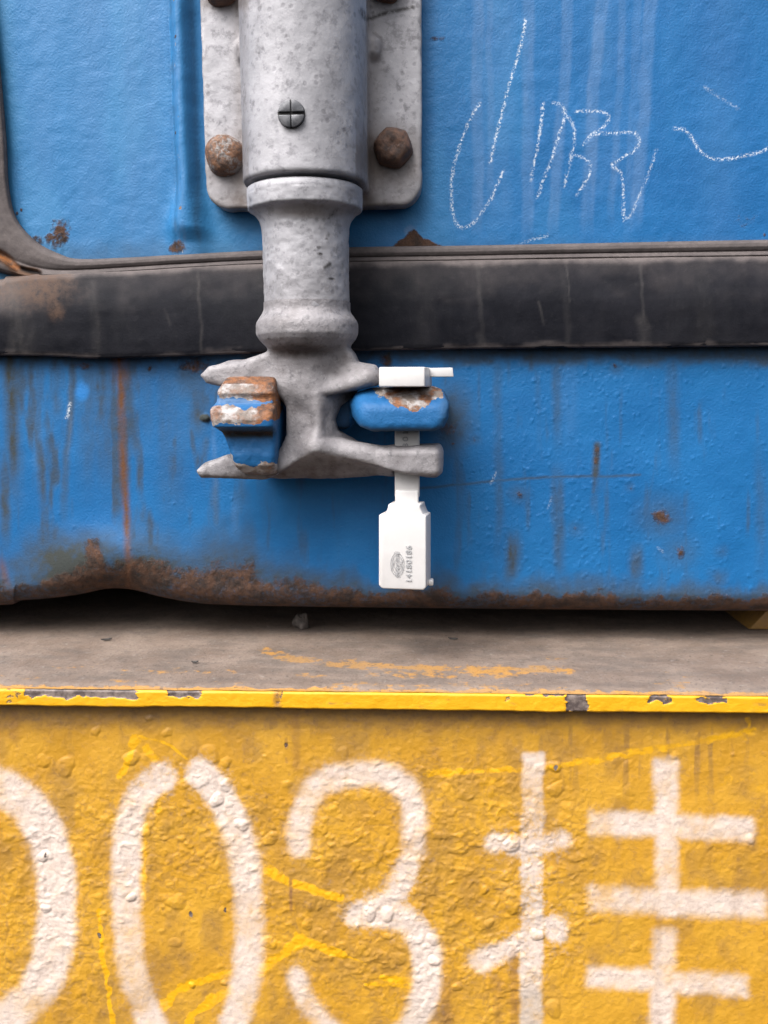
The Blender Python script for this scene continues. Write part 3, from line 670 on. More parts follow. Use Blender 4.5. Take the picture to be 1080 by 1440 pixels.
# streaks
def streak(k, pts, w, a, soft=.45):
    add(k, stroke(U+2.2*fbm(QY/22, U*0, int(pts[0][0])), QY, pts, w, w*soft)*np.clip(.75+.5*ns, 0, 1.2)*(1-sst(pts[-1][1]-.45*(pts[-1][1]-pts[0][1]), pts[-1][1]+8, QY+10*ns)*.9)*(1 if pts[0][1] < 512 else sst(pts[0][1]-6, pts[0][1]+.4*(pts[-1][1]-pts[0][1]), QY)), a*1.45)
streak('stain', [(167, 495), (171, 560), (173, 640), (177, 720), (180, 800), (182, 930)], 8.5, 1.1, .6); streak('dirt_shade', [(163, 500), (168, 640), (172, 900)], 15, .25); streak('stain', [(166, 500), (172, 545)], 20, .8)
streak('stain', [(178, 770), (182, 830)], 6, .5); streak('stain', [(0, 780), (12, 830)], 10, .7)
for pts, w, a in (([(12, 500), (18, 600), (22, 720)], 20, .75), ([(38, 500), (48, 580), (58, 660), (62, 760)], 11, .7), ([(5, 600), (8, 800)], 14, .6), ([(78, 510), (80, 600)], 14, .45), ([(103, 500), (100, 560), (94, 640), (88, 760)], 10, .6),
                  ([(140, 510), (150, 600), (155, 700)], 30, .5), ([(125, 500), (122, 700)], 22, .4), ([(278, 505), (281, 560), (276, 630)], 26, .65), ([(270, 590), (274, 650)], 7, .6), ([(205, 500), (210, 640)], 18, .25), ([(240, 500), (242, 760)], 34, .3),
                  ([(300, 640), (304, 780)], 12, .35), ([(345, 690), (350, 840)], 14, .2), ([(720, 740), (722, 790), (714, 830)], 20, .75), ([(782, 640), (785, 740), (788, 830)], 15, .6), ([(895, 760), (893, 830)], 18, .6), ([(700, 500), (702, 830)], 12, .28), ([(782, 490), (783, 640)], 12, .35), ([(945, 500), (948, 680)], 16, .35), ([(1012, 800), (1010, 830)], 20, .4), ([(746, 495), (748, 520)], 8, .7), ([(545, 497), (546, 520)], 10, .8), ([(838, 690), (836, 720)], 10, .3), ([(1068, 600), (1070, 840)], 14, .25)):
    streak('dirt_shade', pts, w, a)
for pts, w, a in (([(100, 520), (98, 600), (92, 660)], 3.5, .7), ([(300, 560), (302, 700), (306, 760)], 6, .3), ([(330, 690), (332, 760)], 10, .25), ([(52, 560), (56, 700)], 14, .25), ([(800, 500), (802, 640)], 20, .15)):
    streak('pale', pts, w, a)
add('fresh', blob(U+5*nz, QY+5*nz, 115, 550, 8, 13, .5), .6); add('chalk', stroke(U+2*nz, QY, [(99, 568), (97, 580), (94, 588)], 4, 2), .6)
add('rust', stroke(U+1.5*nz, QY, [(840, 625), (838, 650), (836, 672), (834, 692)], 8, 3), .0); add('dirt_shade', stroke(U+1.5*nz, QY, [(840, 626), (838, 650), (837, 668)], 9, 4), .95); add('dirt_shade', stroke(U+1.5*nz, QY, [(837, 660), (834, 692)], 5, 3), .6)
add('rust', stroke(U+1.5*nz, QY, [(840, 628), (838, 650)], 8, 3), .55)
for cx, cy, r, a in ((930, 727, 14, .9), (955, 775, 11, .75), (730, 695, 6, .8), (868, 518, 4, .7), (638, 625, 4, .8), (810, 745, 5, .5), (213, 520, 6, .9), (255, 520, 20, .0), (665, 617, 4, .7), (885, 685, 3, .6), (1015, 775, 4, .5)):
    add('rust', blob(U+6*nz, QY+6*nz, cx, cy, r*.7, r*.8, .95), a*.9); add('dirt_shade', blob(U+5*nz, QY, cx, cy, r*2.2, r*2, .9), a*.5)
add('rust', blob(U+10*nz, QY+5*nz, 272, 514, 24, 13, .7), .62); add('rust', blob(U+6*nz, QY, 118, 514, 14, 6, .7), .6); add('rust', blob(U+6*nz, QY, 545, 507, 10, 10, .7), .62)
add('dirt_shade', blob(U+10*nz, QY+5*nz, 275, 530, 34, 34, .8), .6)
add('dirt_shade', 1-sst(500, 520, QY+12*nz), .75*1.0); at['dirt_shade'] *= 1
add('dirt_shade', blob(U+6*nz, QY+6*nz, 636, 590, 26, 45, .8), .75); add('rust', blob(U+8*nz, QY+6*nz, 628, 602, 16, 12, .7), .5)
add('dirt_shade', stroke(U, QY+1.5*nz, [(560, 690), (660, 680), (760, 672), (900, 668)], 3.2, 1.6), .65)
add('dirt_shade', sst(.15, .6, fbm(U/24, QY/110, 51)+.1)*(1-sst(260, 420, U)), .75); add('dirt_shade', sst(.25, .7, fbm(U/14, QY/120, 57)), .4)
for pts in ([(770, 715), (776, 700)], [(690, 680), (698, 664)], [(612, 750), (616, 748)], [(925, 770), (932, 776)]):
    add('chalk', stroke(U, QY, pts, 2.4, 1.2), .55*np.clip(.5+nz, 0, 1))
h = h + .0003*sst(.3, .9, at['rust'])*fbm(U/6, QY/6, 3)
h = h + .0016*blob(U+4*nz, QY, 287, 588, 5, 4, .6)+.0010*blob(U+4*nz, QY+3*nz, 268, 514, 22, 12, .8)*np.abs(fbm(U/5, QY/5, 9))*2
add('dirt_shade', blob(U+4*nz, QY, 287, 588, 8, 6, .6), 1.4)
P = W(U, QY, h)
# curl the lower edge back under the container
L = P[-1:].copy(); rows = []
for a, b in ((.004, .0006), (.012, .001), (.03, .001), (.5, .001)):
    q = L.copy(); q[..., 1] += a; q[..., 2] -= 0*b; rows.append(q)
P = np.concatenate([P]+rows)
at = {k: np.concatenate([v, np.repeat(v[-1:], 4, 0)]) for k, v in at.items()}
link('sill_plate', mesh_np('sill_plate', P.reshape(-1, 3), grid_faces(P.shape[0], P.shape[1], flip=True), at), BLUE, sill, 'blue sill with rust streaks and a rusty dented lower edge')

# ---- right keeper (rounded lug the seal hangs from)
def edge_chips(PX, PY, polys, s):
    n = 5*fbm(PX/9, PY/9, s)+2.5*fbm(PX/3.5, PY/3.5, s+2); m = np.zeros(PX.shape)
    for p in polys: m = np.maximum(m, .5-.5*np.tanh((poly_sdf(PX, PY, p)+n)/2.0))
    return m
KD = .044
a0 = W(484, 575, .036); a1 = W(629, 575, .036); kt = W(560, 544, .036)[2]; kb = W(560, 606, KD)[2]
X, Y, Z, org, hh = sgrid((a0[0]-.014, -KD-.003, kb-.006), (a1[0]+.006, .0022, kt+.006), .0005)
KO = [(484, 568), (496, 553), (520, 545), (608, 543), (624, 549), (632, 566), (631, 588), (624, 601), (610, 606), (524, 606.5), (504, 601), (490, 587)]
f = smax(poly_sdf(X, Z, [tuple(W(x_, y_, .041)[[0, 2]]) for x_, y_ in KO])+.0, np.abs(Y+KD/2-.001)-KD/2-.001, .0034)
zt_, dt_ = W(560, 545, .036)[2], .0345
zf_, df_ = W(560, 571, KD)[2], KD
nrm = np.array([(zt_-zf_), (df_-dt_)]); nn = np.linalg.norm(nrm)     # sloping top chamfer
ch_ = ((-Y-df_)*(zt_-zf_)+(Z-zf_)*(df_-dt_))/nn
f = smax(f, ch_, .0022)
lx = W(505, 575, KD)[0]; lx2 = a0[0]                                       # left end recedes
e = np.array([lx-lx2, KD-.030]); en = np.linalg.norm(e)
f = smax(f, ((-Y-KD)*e[0]-(X-lx)*e[1])/en, .004)
hx = W(572, 575, .036); f = f+.00014*vn3(X*200, Y*200, Z*200, 3)+.0001*vn3(X*600, Y*600, Z*600, 5)
bx = W(474, 577, .013); f = smin(f, sbox(X, Y, Z, (bx[0], -.012, bx[2]), 26*m, .0135, 26*m, .003), .002)
wb = sbox(X, Y, Z, (a1[0]-.012, 0, (kt+kb)/2-.0002), .0140, .0030, .0098, .003)
f = smin(f, wb+.0006*vn3(X*400, Y*400, Z*400, 2), .003)
V, F = nets(f, org, hh); PX, PY = proj(V)
chip = edge_chips(PX, PY, [[(522, 540), (618, 538), (622, 560), (604, 566), (592, 574), (580, 580), (572, 574), (552, 572), (546, 562), (528, 556)]], 3)
bare = sst(-.1, .5, fbm(PX/20, PY/14, 6)) * .7 + .5*blob(PX, PY, 550, 562, 14, 12)
dirt_shade = .8*sst(598, 608, PY)+.9*(V[:, 1] > -.007)+.5*sst(612, 628, PX)+.25  # lower edge, base and right end darker
kp = link('cam_keeper', mesh_np('cam_keeper', V, F, {'chip': chip, 'bare': bare, 'dirt_shade': np.clip(dirt_shade*.6+.45*(PX < 492), 0, 1), 'rust': .22*(V[:, 1] > -.006)}), BLUE, sill, 'rounded blue keeper under the white seal head, top edge chipped to rust')  # dirt, plus shade painted on the stub inside the cam jaw gap

# ---- left keeper (stepped hook)
PR = [(527, 34), (531, 38), (540, 41.5), (553, 43.8), (560, 43.0), (568, 43.4), (574, 46.5), (580, 48.6), (590, 49.6), (600, 49.2), (605, 47.0), (609, 43.6), (614, 42.6), (640, 42.8), (655, 42.0), (664, 39.5), (669, 35)]
XL = [(527, 314), (550, 304), (566, 303), (575, 298), (598, 301), (606, 312), (640, 322), (660, 330), (669, 338)]
XR = [(527, 384), (560, 388), (600, 389), (640, 387), (669, 385)]
def zz_(pts, dep): return np.array([W(345, p[0], d/1000)[2] for p, d in zip(pts, dep)])
zp = zz_(PR, [p[1] for p in PR]); dp = np.array([p[1]/1000 for p in PR])
zl = np.array([W(345, p[0], .043)[2] for p in XL]); xl = np.array([W(p[1], p[0], .043)[0] for p in XL])
zr = np.array([W(345, p[0], .043)[2] for p in XR]); xr = np.array([W(p[1], p[0], .043)[0] for p in XR])
X, Y, Z, org, hh = sgrid((xl.min()-.004, -.054, zp.min()-.003), (xr.max()+.004, .0022, zp.max()+.004), .00045)
def itp(z, zs_, v): o_ = np.argsort(zs_); return np.interp(z, np.array(zs_)[o_], np.array(v)[o_])
dpt = itp(Z, zp, dp); L_ = itp(Z, zl, xl); R_ = itp(Z, zr, xr)
f = smax((-Y-dpt)*.8, smax(L_-X, X-R_, .001), .0024)
f = smax(f, smax(zp.min()-Z, Z-zp.max(), .001), .0016)
f = np.maximum(f, Y-.002)
f = f+.00028*vn3(X*210, Y*210, Z*210, 3)+.00012*vn3(X*600, Y*600, Z*600, 5)
V, F = nets(f, org, hh); PX, PY = proj(V)
chip = edge_chips(PX, PY, [[(296, 515), (396, 515), (396, 562), (378, 566), (360, 562), (330, 558), (308, 561), (296, 545)], [(292, 568), (330, 570), (345, 576), (362, 572), (396, 560), (394, 590), (372, 590), (362, 597), (338, 596), (326, 592), (312, 598), (292, 600)], [(322, 636), (333, 650), (355, 657), (372, 650), (394, 652), (392, 675), (325, 675)]], 13)
bare = .75*sst(348, 372, PX+10*fbm(PX/12, PY/12, 2))*(PY < 600)+.5*(PY < 540)+.3*(PX < 312)
dirt_shade = 1.0*np.exp(-((PY-610)/6)**2)*(PX > 308)*(PX < 384)+.15  # dark band: shade painted into the recess under the step
at = {'chip': chip, 'bare': bare, 'dirt_shade': np.clip(dirt_shade, 0, 1), 'pale': .8*np.exp(-((PY-563)/6)**2), 'rust': .6*np.exp(-((PY-609)/4)**2)*(PX > 310)*(PX < 382)}
link('cam_keeper', mesh_np('cam_keeper', V, F, at), BLUE, sill, 'stepped blue keeper clasping the left fork, worn to rust and primer')
# container floor above the gap
ub = W(540, 846, 0)[2]
bm = bm_poly_prism([(-.7, ub+.004), (.7, ub+.004), (.7, ub+.06), (-.7, ub+.06)], .02, .55)
link('underside', bm_mesh(bm, 'underside', False), UNDER, sill)

# ================================================================== SEAL
SX = W(573, 640, .031)
seal = thing('bolt_seal', 'white plastic bolt seal numbered 14180186 hanging through the cam and right keeper', 'seal', (SX[0], -.031, W(573, 828, .031)[2]))
def pbox(cx0, cy0, cx1, cy1, d0, d1, bev, name, parent, rot=0.0, pts=None, seg=3, mat=None, label=None):
    dm = d1
    if pts is None: pts = [(cx0, cy0), (cx0, cy1), (cx1, cy1), (cx1, cy0)]
    q = [tuple(W(x, y, dm)[[0, 2]]) for x, y in pts]
    bm = bm_poly_prism(q, -d1, -d0)
    if bev: bevel(bm, bev, seg)
    if rot:
        cxm = sum(p[0] for p in q)/len(q); c = Vector((cxm, -(d0+d1)/2, 0))
        bmesh.ops.rotate(bm, verts=bm.verts, cent=c, matrix=Matrix.Rotation(rot, 3, 'Z'))
    return link(name, bm_mesh(bm, name), mat or PLAST, parent, label)
hd = pbox(537, 516, 603, 544, .0285, .0445, .0005, 'seal_head', seal, math.radians(-9))
pbox(596, 516.5, 638, 530, .034, .0352, .0003, 'tail_tab', hd, 0, pts=[(598, 517.5), (598, 530), (638, 530), (636.5, 517)])
pin = pbox(555, 540, 590, 700, .0290, .0330, .0006, 'pin', seal)
pbox(555.5, 690, 588.5, 716, .0285, .0345, .0006, 'pin_sleeve', pin)
BR = math.radians(-10)
body = pbox(0, 0, 0, 0, .0285, .0385, .0007, 'seal_body', seal, BR, pts=[(549, 709), (548, 715), (544, 724), (535, 724.5), (535, 825), (540, 829), (599, 829), (603, 825), (603, 724.5), (599, 724), (595, 715), (594, 709)])
pbox(602, 816, 609.5, 824, .030, .0345, .0005, 'corner_tab', body)
# printed marks, set 0.1 mm proud of the face they are printed on
fc = W(569, 770, .0385)
fcx = W(569, 724, .0385)[0]
def face_pt(px, py, lift=.00022):
    q = W(px, py, .0385); c = Vector((W(569, 770, .0385)[0], -.0335, 0)); v = Vector((q[0], -.0385-lift, q[2]))-c
    v = Matrix.Rotation(BR, 3, 'Z') @ v + c; return v
def text_mesh(body_, size, name):
    cu = bpy.data.curves.new('tmp', 'FONT'); cu.body = body_; cu.size = size; cu.align_x = 'CENTER'; cu.align_y = 'CENTER'; cu.extrude = .00006; cu.space_character = 1.15; cu.offset = .012
    ob = bpy.data.objects.new('tmp', cu); COL.objects.link(ob)
    dg = bpy.context.evaluated_depsgraph_get(); me = bpy.data.meshes.new_from_object(ob.evaluated_get(dg)); me.name = name
    bpy.data.objects.remove(ob); bpy.data.curves.remove(cu); return me
def mono_mesh(s_, name, cell=.60):
    V_, F_ = [], []; n0 = 0; bm = bmesh.new()
    for i, ch in enumerate(s_):
        me = text_mesh(ch, 1.0, 'tmp'); co = [v.co.x for v in me.vertices]; mx = (min(co)+max(co))/2; sc_ = 1.0
        me.transform(Matrix.Translation((i*cell-mx, 0, 0))); bm.from_mesh(me); bpy.data.meshes.remove(me)
        if ch == '1':
            y0 = min(v.co.y for v in bm.verts); x = i*cell
            q = [bm.verts.new(p) for p in ((x-.08, y0, .00006), (x+.25, y0, .00006), (x+.25, y0+.05, .00006), (x-.08, y0+.05, .00006))]; bm.faces.new(q)
    me = bpy.data.meshes.new(name); bm.to_mesh(me); bm.free(); return me
def put_text(s, px, py, hpx, wpx, name, parent, dep=None, rot=0.0):
    me = mono_mesh(s, name)
    co = np.zeros(len(me.vertices)*3); me.vertices.foreach_get('co', co); co = co.reshape(-1, 3)
    w = np.ptp(co[:, 0]); hgt = np.ptp(co[:, 1]); mid = (co.max(0)+co.min(0))/2
    k = mpp(px, py, dep or .0385)
    a = (co[:, 0]-mid[0])/w*wpx*k; b = (co[:, 1]-mid[1])/hgt*hpx*k
    c = face_pt(px, py) if dep is None else Vector(W(px, py, dep+.0002))
    xa = (Matrix.Rotation(rot, 3, 'Z') @ Vector((1, 0, 0))); out = (Matrix.Rotation(rot, 3, 'Z') @ Vector((0, -1, 0)))
    V = np.array(c)[None]+a[:, None]*np.array([0, 0, 1.0])[None]-b[:, None]*np.array(xa)[None]+((co[:, 2])*1.0)[:, None]*np.array(out)[None]
    me.vertices.foreach_set('co', V.astype(np.float32).ravel()); me.update()
    return link(name, me, PRINT, parent)
put_text('14180186', 578.5, 792, 8.6, 51, 'printed_number', body, rot=BR)
put_text('301', 570, 617, 8.0, 24, 'printed_number', pin, dep=.0330)
# emblem: ring with crossing arcs and a band of small characters, turned on its side like the number
def ribbon(paths, name, parent, w):
    bm = bmesh.new()
    for pts in paths:
        P_ = [np.array(p, float) for p in pts]; A_ = []; B_ = []
        for i, p in enumerate(P_):
            t = P_[min(i+1, len(P_)-1)]-P_[max(i-1, 0)]; t = t/(np.linalg.norm(t)+1e-9); n = np.array([-t[1], t[0]])*w/2
            A_.append(bm.verts.new(face_pt(*(p+n)))); B_.append(bm.verts.new(face_pt(*(p-n))))
        for i in range(len(P_)-1):
            bm.faces.new((A_[i], A_[i+1], B_[i+1], B_[i]))
    bmesh.ops.recalc_face_normals(bm, faces=bm.faces)
    return link(name, bm_mesh(bm, name, False), PRINT, parent)
ex, ey = 562, 794
def ell(rx, ry, a0, a1, n=22, ox=0, oy=0): return [(ex+ox+rx*math.cos(math.radians(a0+(a1-a0)*k/n)), ey+oy+ry*math.sin(math.radians(a0+(a1-a0)*k/n))) for k in range(n+1)]
pth = [ell(9.5, 16, 60, 300), ell(9.5, 16, -58, 58), ell(7.2, 13, 75, 285), ell(7.2, 13, -70, 70),
       [(553, 786), (557, 794), (553, 803)], [(571, 786), (567, 794), (571, 803)], ell(5, 7, 95, 265), ell(5, 7, -85, 85),
       [(557.5, 779), (559, 776), (565, 776.5), (566, 780)], [(559, 808), (561, 812), (566, 811)]]
rb = random.Random(3)
y = 779
while y < 811:
    w2 = 2.6+rb.uniform(-.4, .8)
    pth.append([(562.5-w2, y), (562.5+w2, y+rb.uniform(-.6, .6))])
    if rb.random() < .6: pth.append([(562.5-w2+rb.uniform(0, 3), y), (562.5-w2+rb.uniform(1, 4), y+1.8)])
    y += 1.9
ribbon(pth, 'printed_emblem', body, .75)

# ================================================================== FLATBED
GAP = .0135
zd = W(540, 855, 0)[2]-GAP
lipP = WZ(540, 969, zd)                               # front edge of the deck plate
yl = lipP[1]
beam = thing('flatbed_beam', 'yellow steel flatbed edge sprayed with white 003 characters, under the container', 'flatbed trailer', (0, yl, W(540, 1500, -yl)[2]))
# deck plate
xs = lines(-.165, .165, .00055, -.6, .6); ys = np.concatenate([np.arange(yl+.0004, .075, .0006), np.linspace(.08, .5, 12)])
X, Y = np.meshgrid(xs, ys); Z = zd+.0003*fbm(X*60, Y*60, 3)+.00015*fbm(X*300, Y*300, 5)
Z = Z - .0012*sst(.0045, 0, Y-yl)
P = np.stack([X, Y, Z], -1); PX, PY = proj(P); nz = fbm(PX/26, PY/7, 5); n8 = fbm(PX/60, PY/10, 8)
yel = np.zeros(X.shape)
for pts, w, a in (([(375, 915), (420, 928), (480, 934), (560, 938), (680, 942), (800, 942)], 11, .75), ([(520, 948), (640, 950), (720, 948)], 10, .55), ([(170, 946), (260, 944), (340, 946)], 9, .45), ([(430, 948), (460, 950)], 6, .5), ([(60, 935), (110, 940), (150, 932)], 5, .42), ([(770, 925), (800, 930), (780, 940)], 8, .5), ([(0, 950), (90, 955)], 7, .45), ([(430, 908), (470, 912)], 5, .4), ([(470, 962), (760, 966)], 9, .5), ([(360, 964), (300, 960)], 10, .35)):
    yel = np.maximum(yel, a*stroke(PX+22*nz, PY+5*nz, pts, w*1.15, w*.7)*np.clip(1.0+.7*fbm(PX/18, PY/5, 19), .2, 1.1))
yel = np.maximum(yel, .85*sst(.004, .0005, Y-yl+.0014*nz)); yel = np.maximum(yel, .55*sst(.05, .6, n8)*sst(900, 960, PY))
dk = .5*sst(.3, .7, fbm(PX/8, PY/4, 9))+.4*sst(.0, .06, Y)
link('deck_plate', mesh_np('deck_plate', P.reshape(-1, 3), grid_faces(*X.shape), {'yel': yel, 'dark': dk}), DECK, beam, 'dusty grey deck top with scraped yellow paint')
# edge lip
zl0 = zd-.0012; zl1 = W(540, 999.5, -yl)[2]
vv = np.linspace(0, 1, 30); X, VV = np.meshgrid(xs, vv); zz0 = np.array([zl0+.0000, zl1])
Z = zl0+(zl1-zl0)*VV; Yy = yl + .0009*np.clip((.16-VV)/.16, 0, 1)**2+.0012*np.clip((VV-.86)/.14, 0, 1)**2 + .00035*fbm(X*70, Z*70, 3)+.0001*fbm(X*500, Z*500, 7)
Z = Z + .00035*fbm(X*55, X*0, 13)*VV+.00012*fbm(X*260, X*0, 14)*VV
P = np.stack([X, Yy, Z], -1); PX, PY = proj(P); nz = fbm(PX/12, PY/6, 4)
chip = np.zeros(X.shape)
for (x0, x1, y0, y1, a) in ((38, 190, 962, 982, .8), (8, 34, 960, 992, .42), (236, 284, 964, 980, .85), (793, 829, 974, 1002, .75), (735, 790, 968, 977, .75), (908, 945, 977, 990, .62), (982, 1022, 979, 989, .72), (705, 720, 978, 986, .5), (384, 398, 966, 994, .42), (600, 616, 980, 992, .38)):
    q = np.maximum(np.abs(PX+9*nz-(x0+x1)/2)-(x1-x0)/2, np.abs(PY+6*nz-(y0+y1)/2)-(y1-y0)/2); chip = np.maximum(chip, a*(1-sst(-2.5, 2.5, q)))
dirt_shade = .55*sst(.25, .8, fbm(PX/30, PY/9, 15))*sst(.15, .5, VV)
Yy2 = Yy + .00035*sst(.3, .7, chip); P[..., 1] = Yy2
# underside row back to the web
YW = yl+.0062
R2 = P[-1:].copy(); R2[..., 1] = YW+.003; R2[..., 2] -= .0
P = np.concatenate([P, R2]); cat = lambda a: np.concatenate([a, a[-1:]])
link('edge_lip', mesh_np('edge_lip', P.reshape(-1, 3), grid_faces(P.shape[0], P.shape[1], flip=True), {'fresh': cat(.75+0*chip-.5*dirt_shade), 'chip': cat(chip), 'dirt_shade': cat(dirt_shade), 'streak': cat(.9*stroke(PX+2*nz, PY, [(388, 965), (390, 1000)], 9, 4))}), YEL, beam, 'bright yellow plate edge with dark chips')
# side web with the sprayed characters
zt_ = zl1+.0006; zb_ = W(540, 1462, -YW)[2]
xs = lines(-.15, .15, .00040, -.6, .6); zs = lines(zb_, zt_, .00040, -.32, None)
X, Z = np.meshgrid(xs, zs); P = np.stack([X, YW+0*X, Z], -1); PX, PY = proj(P)
n1 = fbm(PX/14, PY/12, 3, 4); n2 = fbm(PX/30, PY/30, 5)
zone = np.clip(blob(PX+40*n2, PY+40*n2, 60, 1260, 120, 160, .5)*.8 + blob(PX+40*n2, PY+30*n2, 260, 1160, 110, 100, .5)*.9 + blob(PX+50*n2, PY+40*n2, 590, 1250, 220, 180, .5)*1.15 + blob(PX+40*n2, PY+40*n2, 760, 1260, 80, 120, .5)*.6 + blob(PX, PY, 1040, 1190, 70, 40, .6)*.4 + .07, .0, 1.1)*sst(1010, 1075, PY+20*n2)+.1
wxx = PX+7*fbm(PX/26, PY/26, 91); wyy = PY+7*fbm(PX/26, PY/26, 95)
bil = np.abs(fbm(wxx/15, wyy/11, 21, 3)); bil = 1-sst(0, .32, bil)                 # wrinkle lines
pil = sst(-.05, .55, fbm(wxx/12, wyy/9.5, 33, 3))
h = .50*zone*(.00050*pil + .00010*fbm(PX/7, PY/6, 7, 3) - .00016*bil + .0004*n2) + .00010*fbm(PX/5, PY/5, 13, 2)+.0004*fbm(PX/90, PY/90, 17)
rng = np.random.RandomState(11)
ring = np.zeros(X.shape)
def blister(cx, cy, r, amp):
    global h
    i0 = np.searchsorted(-PX[len(zs)//2], 0)  # unused, grid is ascending in x
    c = WX(cx, cy); i0 = np.searchsorted(xs, c[0]-r*2.2*.00025); i1 = np.searchsorted(xs, c[0]+r*2.2*.00025); j0 = np.searchsorted(zs, c[2]-r*2.2*.00025); j1 = np.searchsorted(zs, c[2]+r*2.2*.00025)
    s = (slice(j0, j1), slice(i0, i1)); x = PX[s]-cx; y = PY[s]-cy; a = np.arctan2(y, x)
    d = np.hypot(x, y*1.08)/(r*(1+.16*np.sin(2*a+cx)+.09*np.sin(3*a+cy)))
    h[s] += amp*(np.clip(1-d**2, 0, 1)**.6*.8 + .25*np.exp(-((d-1)/.2)**2) - .16*np.exp(-((d-1.3)/.15)**2))
def WX(px, py): return W(px, py, -YW)
for cx, cy, r, a in ((92, 1078, 12, .0006), (62, 1070, 8, .0005), (185, 1066, 10, .0006), (135, 1028, 6, .0005), (235, 1030, 6, .0005), (295, 1060, 12, .0006), (318, 1072, 7, .0005), (305, 1125, 9, .0008), (318, 1104, 8, .0007), (340, 1160, 8, .0006), (780, 1078, 8, .0008), (782, 1110, 10, .0005), (720, 1187, 11, .0010), (722, 1270, 14, .0008), (755, 1315, 8, .0009), (778, 1418, 11, .0007), (688, 1298, 6, .0006), (185, 1262, 6, .0008), (246, 1267, 12, .0005), (378, 1325, 9, .0007), (270, 1385, 4, .0007), (315, 1382, 4, .0006), (205, 1168, 8, .0007), (210, 1010, 4, .0004), (535, 1345, 10, .0006), (560, 1348, 9, .0005), (610, 1352, 7, .0007), (610, 1322, 8, .0007), (380, 1180, 9, .0005), (432, 1300, 7, .0007), (545, 1285, 9, .0009), (520, 1285, 9, .0008), (643, 1388, 6, .0005), (1055, 1180, 6, .0006), (64, 1278, 6, .0007), (60, 1205, 7, .0008)): blister(cx, cy, r, a)
for k in range(300):
    cx = rng.uniform(-10, 1090); cy = rng.uniform(1050, 1440)
    zv = .25+.75*max(math.exp(-((cx-590)/190)**2-((cy-1250)/150)**2), math.exp(-((cx-260)/110)**2-((cy-1150)/90)**2), math.exp(-((cx-60)/80)**2-((cy-1250)/130)**2), .0)
    if rng.rand() > zv: continue
    blister(cx, cy, rng.uniform(2.2, 8.0), rng.uniform(.00012, .00036))
at = {k: np.zeros(X.shape) for k in ('white', 'worn', 'dirt_shade', 'fresh', 'streak', 'grey', 'chip')}
sw = 3.2*fbm(PX/22, PY/22, 44); sx = PX+sw; sy = PY+3.2*fbm(PX/22, PY/22, 48)
def spray(pts, w, soft=7.5, a=1.0, curve=True):
    w += 1; soft *= 1.75
    add('white', a*stroke(sx, sy, pts, w, soft, curve)); add('white', .26*stroke(sx, sy, pts, w+26, 16, curve))
spray([(-70, 1090), (0, 1107), (48, 1143), (76, 1208), (80, 1280), (72, 1350), (45, 1403), (0, 1432), (-50, 1450)], 55, 7)
spray([(228, 1092), (204, 1110), (182, 1155), (177, 1230), (181, 1310), (189, 1380), (213, 1440), (235, 1490)], 42, 6)
spray([(283, 1086), (306, 1112), (328, 1155), (343, 1205), (349, 1270), (350, 1330), (342, 1400), (322, 1465)], 43, 7)
spray([(421, 1188), (424, 1150), (446, 1107), (487, 1092), (533, 1088), (568, 1106), (583, 1142), (581, 1190), (568, 1235), (548, 1268), (500, 1286)], 36, 7)
spray([(520, 1284), (560, 1290), (588, 1312), (600, 1348), (598, 1392), (585, 1430), (555, 1470)], 40, 7)
spray([(418, 1374), (432, 1409), (462, 1445), (500, 1475)], 30, 7)
def bar(p, q, w, soft=7, a=1.0):            # straight stroke with blunt ends
    soft *= 1.5; p = np.array(p, float); q = np.array(q, float); e = (q-p)/np.linalg.norm(q-p); c = (p+q)/2; L = np.linalg.norm(q-p)/2
    uu = (sx-c[0])*e[0]+(sy-c[1])*e[1]; v_ = -(sx-c[0])*e[1]+(sy-c[1])*e[0]
    dx = np.abs(uu)-L; dy = np.abs(v_)-w/2; d = np.hypot(np.maximum(dx+6, 0), np.maximum(dy+6, 0))+np.minimum(np.maximum(dx+6, dy+6), 0)-6
    add('white', a*(1-sst(-soft, soft, d))); add('white', .26*a*(1-sst(-8, 20, d)))
bar((750, 1057), (746, 1490), 34, 4, .88)
spray([(694, 1186), (740, 1190), (790, 1180)], 30, 6); spray([(737, 1322), (712, 1336), (676, 1352)], 32, 7); spray([(778, 1303), (782, 1310)], 34, 6)
bar((937, 1066), (939, 1290), 36); bar((826, 1157), (1062, 1167), 38); bar((824, 1263), (1080, 1274), 40, 9, .95)
bar((936, 1302), (929, 1490), 36, 8); bar((824, 1373), (1054, 1387), 33, 8, .93)
at['white'] *= np.clip(.78+.42*fbm(PX/60, PY/75, 83)+.16*n1, .42, .97)
at['worn'] = .35+.75*np.clip(blob(PX, PY, 740, 1260, 70, 110, .6)+.6*blob(PX, PY, 270, 1100, 90, 60, .6)+.6*blob(PX, PY, 540, 1260, 110, 60, .6), 0, 1)
at['grey'] = np.clip(.75*sst(1330, 1420, PY)*(np.abs(PX-747) < 30)+.35*sst(1380, 1440, PY)*(PX > 560)*(PX < 640)+.5*blob(PX+10*n1, PY, 745, 1240, 26, 60, .6)*sst(.0, .4, n1+.2), 0, 1)
